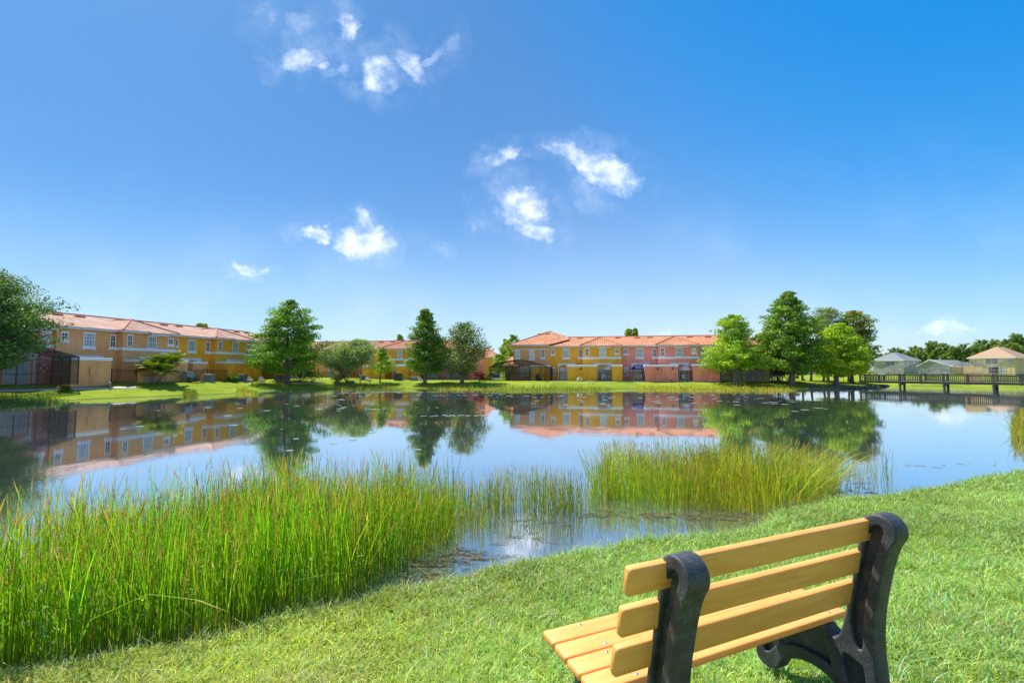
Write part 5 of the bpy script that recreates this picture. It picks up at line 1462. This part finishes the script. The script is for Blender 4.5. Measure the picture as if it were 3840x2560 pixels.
# ------------------------------------------------------------------ things along the far houses
def ac_unit(label, px, py, w=.85, h=.85, mat='ac_dark', yaw=0, side='ac_grey'):
    x, y, z = hit(px, py); t = thing('air_conditioner', label, 'air conditioner', (x, y, z), yaw, 'air conditioners along the garden walls')
    c = MB().box(-w/2, w/2, -w/2, w/2, .04, h).build('casing', M[mat], t, bevel=.04, seg=2)
    g = MB(); n = 9
    for i in range(n): zz = .12+(h-.26)*i/(n-1); g.box(-w/2-.012, w/2+.012, -w/2-.012, w/2+.012, zz-.012, zz+.012)
    g.build('grille', M[side], t, fix=False)
    MB().lathe([(w*.40, h+.002), (w*.40, h+.05), (w*.30, h+.07), (.06, h+.075)], 14).build('fan_guard', M['iron'], t)
    MB().box(-w/2-.06, w/2+.06, -w/2-.06, w/2+.06, -.15, .038).build('base_pad', M['concrete'], t)
    return t
def pump(label, px, py, yaw=0, s=1.0):
    x, y, z = hit(px, py); t = thing('pool_pump', label, 'pool pump', (x, y, z), yaw, 'pool pumps by the garden walls')
    MB().lathe([(.16*s,.05),(.19*s,.12),(.19*s,.42*s),(.13*s,.52*s),(.05*s,.56*s)], 14).build('filter_tank', M['ac_white'], t, smooth=True)
    MB().tube([(.25*s,0,.22*s),(.75*s,0,.22*s)], .12*s, 12).box(.35*s,.65*s,-.1*s,.1*s,0,.1*s).build('motor', M['ac_beige'], t)
    MB().tube([(0,0,.5*s),(0,-.1,.62*s),(.5*s,-.1,.62*s),(.5*s,-.1,0)], .035*s, 7).build('pipe', M['ac_white'], t)
    return t
for a in [('beige-sided grey AC unit left of the two dark bins', 306, 1434, .95, .95, 'ac_grey', .1, 'ac_dark'), ('beige louvred AC unit left of the clumped palm', 553, 1434, .95, .75, 'ac_beige', .1, 'ac_grey'),
          ('grey AC unit between the two left patio fences', 784, 1431.5, .95, .95, 'ac_grey', .1, 'ac_dark'), ('dark AC unit at the mustard garden wall', 908, 1430, 1.0, .95, 'ac_dark', .1, 'ac_grey'),
          ('dark AC unit left of the big cypress trunk', 1046, 1428, .95, .8, 'ac_dark', 0, 'ac_grey'), ('second dark AC unit left of the big cypress trunk', 1061, 1428, .8, .8, 'ac_grey', 0, 'ac_dark'),
          ('large dark AC unit left of the tall narrow cypress', 1494, 1427, 1.15, 1.2, 'ac_dark', 0, 'ac_dark'), ('small AC unit behind the pale utility post', 1361, 1425, .9, .75, 'ac_grey', 0, 'ac_dark'),
          ('low brown AC unit by the trunk of the tall narrow cypress', 1551, 1427, 1.1, .7, 'ac_beige', 0, 'ac_dark'), ('pale AC unit right of the domed screen room', 1993, 1427, .85, .9, 'ac_grey', 0, 'ac_grey'),
          ('black AC unit with grey top right of the domed screen room', 2019, 1427, .9, 1.0, 'ac_dark', 0, 'ac_dark'), ('dark AC unit at the wide yellow garden wall', 2141, 1427.5, .8, .85, 'ac_dark', 0, 'ac_grey'),
          ('tall dark AC unit right of the white parasol', 2318, 1426, .85, 1.0, 'ac_dark', 0, 'ac_dark'), ('pale grey AC unit at the rose garden wall', 2439, 1427, .85, .92, 'ac_beige', 0, 'ac_grey'),
          ('dark AC unit at the long pink garden wall', 2627, 1427, .9, .75, 'ac_dark', 0, 'ac_beige'), ('white-sided AC unit near the bright green cypress trunk', 2684, 1427, 1.0, .78, 'ac_grey', 0, 'ac_beige')]: ac_unit(*a)
for a in [('white pool pump left of the grey AC unit by the screen room', 256, 1434.5), ('white pool pump beside the mustard garden wall', 928, 1431), ('dark pool pump heap behind the mustard wall corner', 975, 1430.5),
          ('white pool pump between the yellow meter boxes', 2168, 1429), ('white pool pump by the iron fence of the cream parasol', 2529, 1428.5), ('white pool pump right of the long pink garden wall', 2703, 1427.5),
          ('white pool pump right of the low brown AC unit', 1566, 1427), ('white pool pump left of the ochre patio fence', 1375, 1429)]: pump(*a)
for i, (px, lb) in enumerate(((347, 'dark blue wheeled bin left of its twin by the tan wall'), (368, 'dark blue wheeled bin right of its twin by the tan wall'))):
    x, y, z = hit(px, 1434); t = thing('wheeled_bin', lb, 'bin', (x, y, z), .1, 'wheeled bins by the tan wall')
    MB().prism_z([(-.3,-.32),(.3,-.32),(.33,.3),(-.33,.3)], .1, 1.0).build('body', M['navybin'] if 'navybin' in M else M.setdefault('navybin', pbr('dark_blue_plastic', (.015,.018,.035), .45, .1, 4)), t, bevel=.03)
    MB().box(-.36,.36,-.38,.34,1.005,1.08).build('lid', M['navybin'], t, bevel=.02)
    for s in (-.3, .3): MB().tube([(s-.04,.28,.12),(s+.04,.28,.12)], .12, 10).build('wheel', M['iron'], t)

def parasol(label, px, v, r, top, mat, fr=None):
    fr = fr or FM; u = fr.u(px, v); p = fr.at(u, v, fr.z0+.05); t = thing('parasol', label, 'parasol', p, 0, 'patio parasols')
    MB().tube([(0,0,0),(0,0,top)], .025, 8).build('pole', M['white'], t)
    m = MB(); n = 8
    for i in range(n):
        a, b = 2*math.pi*i/n, 2*math.pi*(i+1)/n
        A_, B_ = (r*math.cos(a), r*math.sin(a), top-.55), (r*math.cos(b), r*math.sin(b), top-.55); Mi = (.5*r*math.cos(a), .5*r*math.sin(a), top-.18); Mj = (.5*r*math.cos(b), .5*r*math.sin(b), top-.18)
        m.poly([A_, B_, Mj, Mi]).poly([Mi, Mj, (0, 0, top)]); m.poly([A_, B_, (B_[0], B_[1], top-.68), (A_[0], A_[1], top-.68)])
    m.build('canopy', mat, t)
    MB().lathe([(.28,0),(.26,.08),(.05,.1)], 12).build('base', M['concrete'], t)
    return t
parasol('cream parasol over the yellow patio, the leftmost parasol', 2284, 1.6, .92, 2.45, M['cream_canvas']); parasol('navy blue parasol over the pink patio', 2394, 1.4, 1.2, 2.5, M['navy']); parasol('small cream parasol between the pink garden walls', 2570, 1.6, 1.02, 2.35, M['cream_canvas'])
def chair(label, px, v, mat, fr=FM, yaw=0, s=1.0, grp='patio chairs'):
    u = fr.u(px, v); t = thing('patio_chair', label, 'chair', fr.at(u, v, fr.z0+.065), fr.rz+yaw, grp)
    MB().box(-.26,.26,-.26,.26,.40,.46).build('seat', mat, t, bevel=.01); MB().box(-.26,.26,.24,.29,.48,.98).build('backrest', mat, t, bevel=.01)
    for a in (-.24,.24):
        for b in (-.24,.24): MB().box(a-.02,a+.02,b-.02,b+.02,0,.40).build('leg', M['white'] if mat != M['navy'] else M['iron'], t)
        MB().box(a-.025,a+.025,-.26,.24,.62,.66).box(a-.02,a+.02,-.26,-.22,.46,.62).build('armrest', mat, t)
    return t
def table(label, px, v, mat, fr=FM):
    u = fr.u(px, v); t = thing('patio_table', label, 'table', fr.at(u, v, fr.z0+.065), 0, 'patio tables')
    MB().lathe([(.48,.70),(.5,.72),(.48,.74)], 18).build('table_top', mat, t)
    for k in range(4): a = k*math.pi/2+.8; MB().bar((.35*math.cos(a),.35*math.sin(a),0),(.28*math.cos(a),.28*math.sin(a),.70),.04).build('leg', mat, t)
    return t
chair('white patio chair left of the cream parasol pole', 2263, 1.9, M['white']); chair('white patio chair right of the table under the leftmost parasol', 2290, 1.9, M['white'], yaw=1.2); table('white patio table under the leftmost parasol', 2278, 2.2, M['white'])
chair('tan cushioned chair, left one under the navy parasol', 2384, 2.2, M['tan'], yaw=math.pi); chair('tan cushioned chair, right one under the navy parasol', 2400, 2.2, M['tan'], yaw=math.pi); table('dark patio table under the navy parasol', 2393, 1.5, M['bronze'])
chair('white chair beneath the small cream parasol', 2566, 2.2, M['white'], yaw=.6); table('white table beneath the small cream parasol', 2577, 1.8, M['white'])
chair('blue chair by the young palm, left one', 1855, 4.6, M.setdefault('blue', pbr('blue_plastic', (.03,.06,.3), .5, .1, 4))); chair('blue chair right of its twin near the young palm', 1864, 4.6, M['blue'])
def bollard(label, px, yb, yt, mat, r=.07, cat='bollard', cap=None):
    x, y, z = hit(px, yb); h = (yb-yt)/F_PX*y; t = thing('bollard', label, cat, (x, y, z), 0)
    MB().tube([(0,0,-.2),(0,0,h*.82)], r, 8).build('post', mat, t); MB().lathe([(r*1.25,h*.82),(r*1.25,h*.96),(r*.6,h)], 8).build('cap', cap or mat, t); return t
bollard('grey post standing beside the path on the left bank', 411, 1458, 1434, M['greyframe'], .11); bollard('short grey post left of the big cypress', 945, 1440, 1427, M['greyframe'], .08)
bollard('pale green utility post in front of the ochre garden wall', 1351, 1433, 1405, pbr('pale_green_paint', (.45,.55,.42), .6, .1), .13, 'utility post'); bollard('thin dark post between the narrow cypress and the oak', 1661, 1436.5, 1424, M['bronze'], .05)
bollard('dark garden light before the yellow garden wall', 2053, 1434, 1423, M['bronze'], .06); bollard('dark garden light before the pink garden wall', 2519, 1433, 1423, M['bronze'], .06)
bollard('white post right of the yellow-green cypress trunk', 3145, 1435, 1406, M['white'], .1); bollard('small white post left of the tallest cypress', 2909, 1423, 1407, M['white'], .09)
bollard('dark stake right of the tallest cypress trunk', 3018, 1433, 1420, M['bronze'], .06); bollard('dark stake left of the boardwalk end', 3164, 1434, 1421, M['bronze'], .05); bollard('white stake beside the red-leaved bush', 1803, 1426, 1409, M['ac_white'], .07)
x, y, z = hit(2213, 1440); t = thing('garden_bench', 'low white bench standing on the far lawn above the reeds', 'bench', (x, y, z), .05)
MB().box(-.5,.5,-.16,.16,.40,.46).build('seat', M['white'], t)
for s in (-.33,.33): MB().box(s-.05,s+.05,-.12,.12,-.05,.398).build('leg', M['white'], t)
x, y, z = hit(1316, 1436); t = thing('utility_box', 'low green utility box on the lawn behind the far reeds', 'utility box', (x, y, z), .05)
gb = pbr('utility_green', (.12,.2,.13), .5, .1); MB().box(-.45,.45,-.3,.3,0,.30).build('body', gb, t, bevel=.02); MB().box(-.48,.48,-.33,.33,.302,.36).build('lid', gb, t, bevel=.02)
p0 = hit(1779, 1424); p1 = hit(1812, 1423); dv = Vector((p1[0]-p0[0], p1[1]-p0[1], 0)); t = thing('white_screen_wall', 'white panel wall with red base left of the young palm', 'wall', p0, math.atan2(dv.y, dv.x))
MB().box(0, dv.length, 0, .12, .402, 1.7).build('panel', M['white'], t); MB().box(-.03, dv.length+.03, -.02, .14, -.2, .40).build('base', M['rose'], t)
# machine and leaning board right of the palm
u = FL.u(716, 4.0); t = thing('garden_cart', 'grey wheeled garden machine with a leaning brown board right of the palm', 'garden cart', FL.gat(u, 4.0), FL.rz)
MB().prism_y([(-.9,.25),(.3,.25),(.5,.7),(-.1,1.25),(-.8,1.3)], -.35, .35).build('body', M['ac_grey'], t, bevel=.03)
for s in (-.6, .25): MB().tube([(s,-.45,.32),(s,-.38,.32)], .32, 14).build('wheel', M['bronze'], t)
MB().bar((.1,-.2,1.45),(1.5,-.2,1.1),.5,.04).bar((1.3,-.2,0),(1.4,-.2,1.1),.5,.05).build('board', pbr('reddish_board', (.35,.17,.10), .8, .15, 4), t)
# lifebuoy and sofa inside the left screen room
u = FL.u(170, .3); p = FL.at(u, .05, FL.z0+1.55); t = thing('lifebuoy', 'white lifebuoy hanging inside the dark screen room on the left', 'lifebuoy', p, FL.rz)
m = MB(); n = 20
m.tube([(.3*math.cos(2*math.pi*i/n), 0, .3*math.sin(2*math.pi*i/n)) for i in range(n+1)], .075, 8, False); m.build('ring', M['ac_white'], t, smooth=True)
for k in range(4): a = k*math.pi/2+.78; MB().lathe([(.088,-.06),(.088,.06)], 8, (0,0,0)).build('band', pbr('red_band', (.6,.05,.04), .5, 0) if 'rb' not in M else M['rb'], t).matrix_local = Matrix.Translation((.3*math.cos(a), 0, .3*math.sin(a))) @ Matrix.Rotation(-a, 4, 'Y')
for i in range(2):
    x, y, z = hit(2982+8*i, 1426+i); t = thing('small_sign', ('small brown sign board, left of a pair right of the tallest cypress trunk', 'small brown sign board, right of the pair by the tallest cypress')[i], 'sign', (x, y, z), -.3)
    MB().box(-.28,.28,-.02,.02,.35,.8).build('board', M['wood_deck'], t); MB().box(-.03,.03,.022,.06,-.1,.78).build('stake', M['wood_dark'], t)
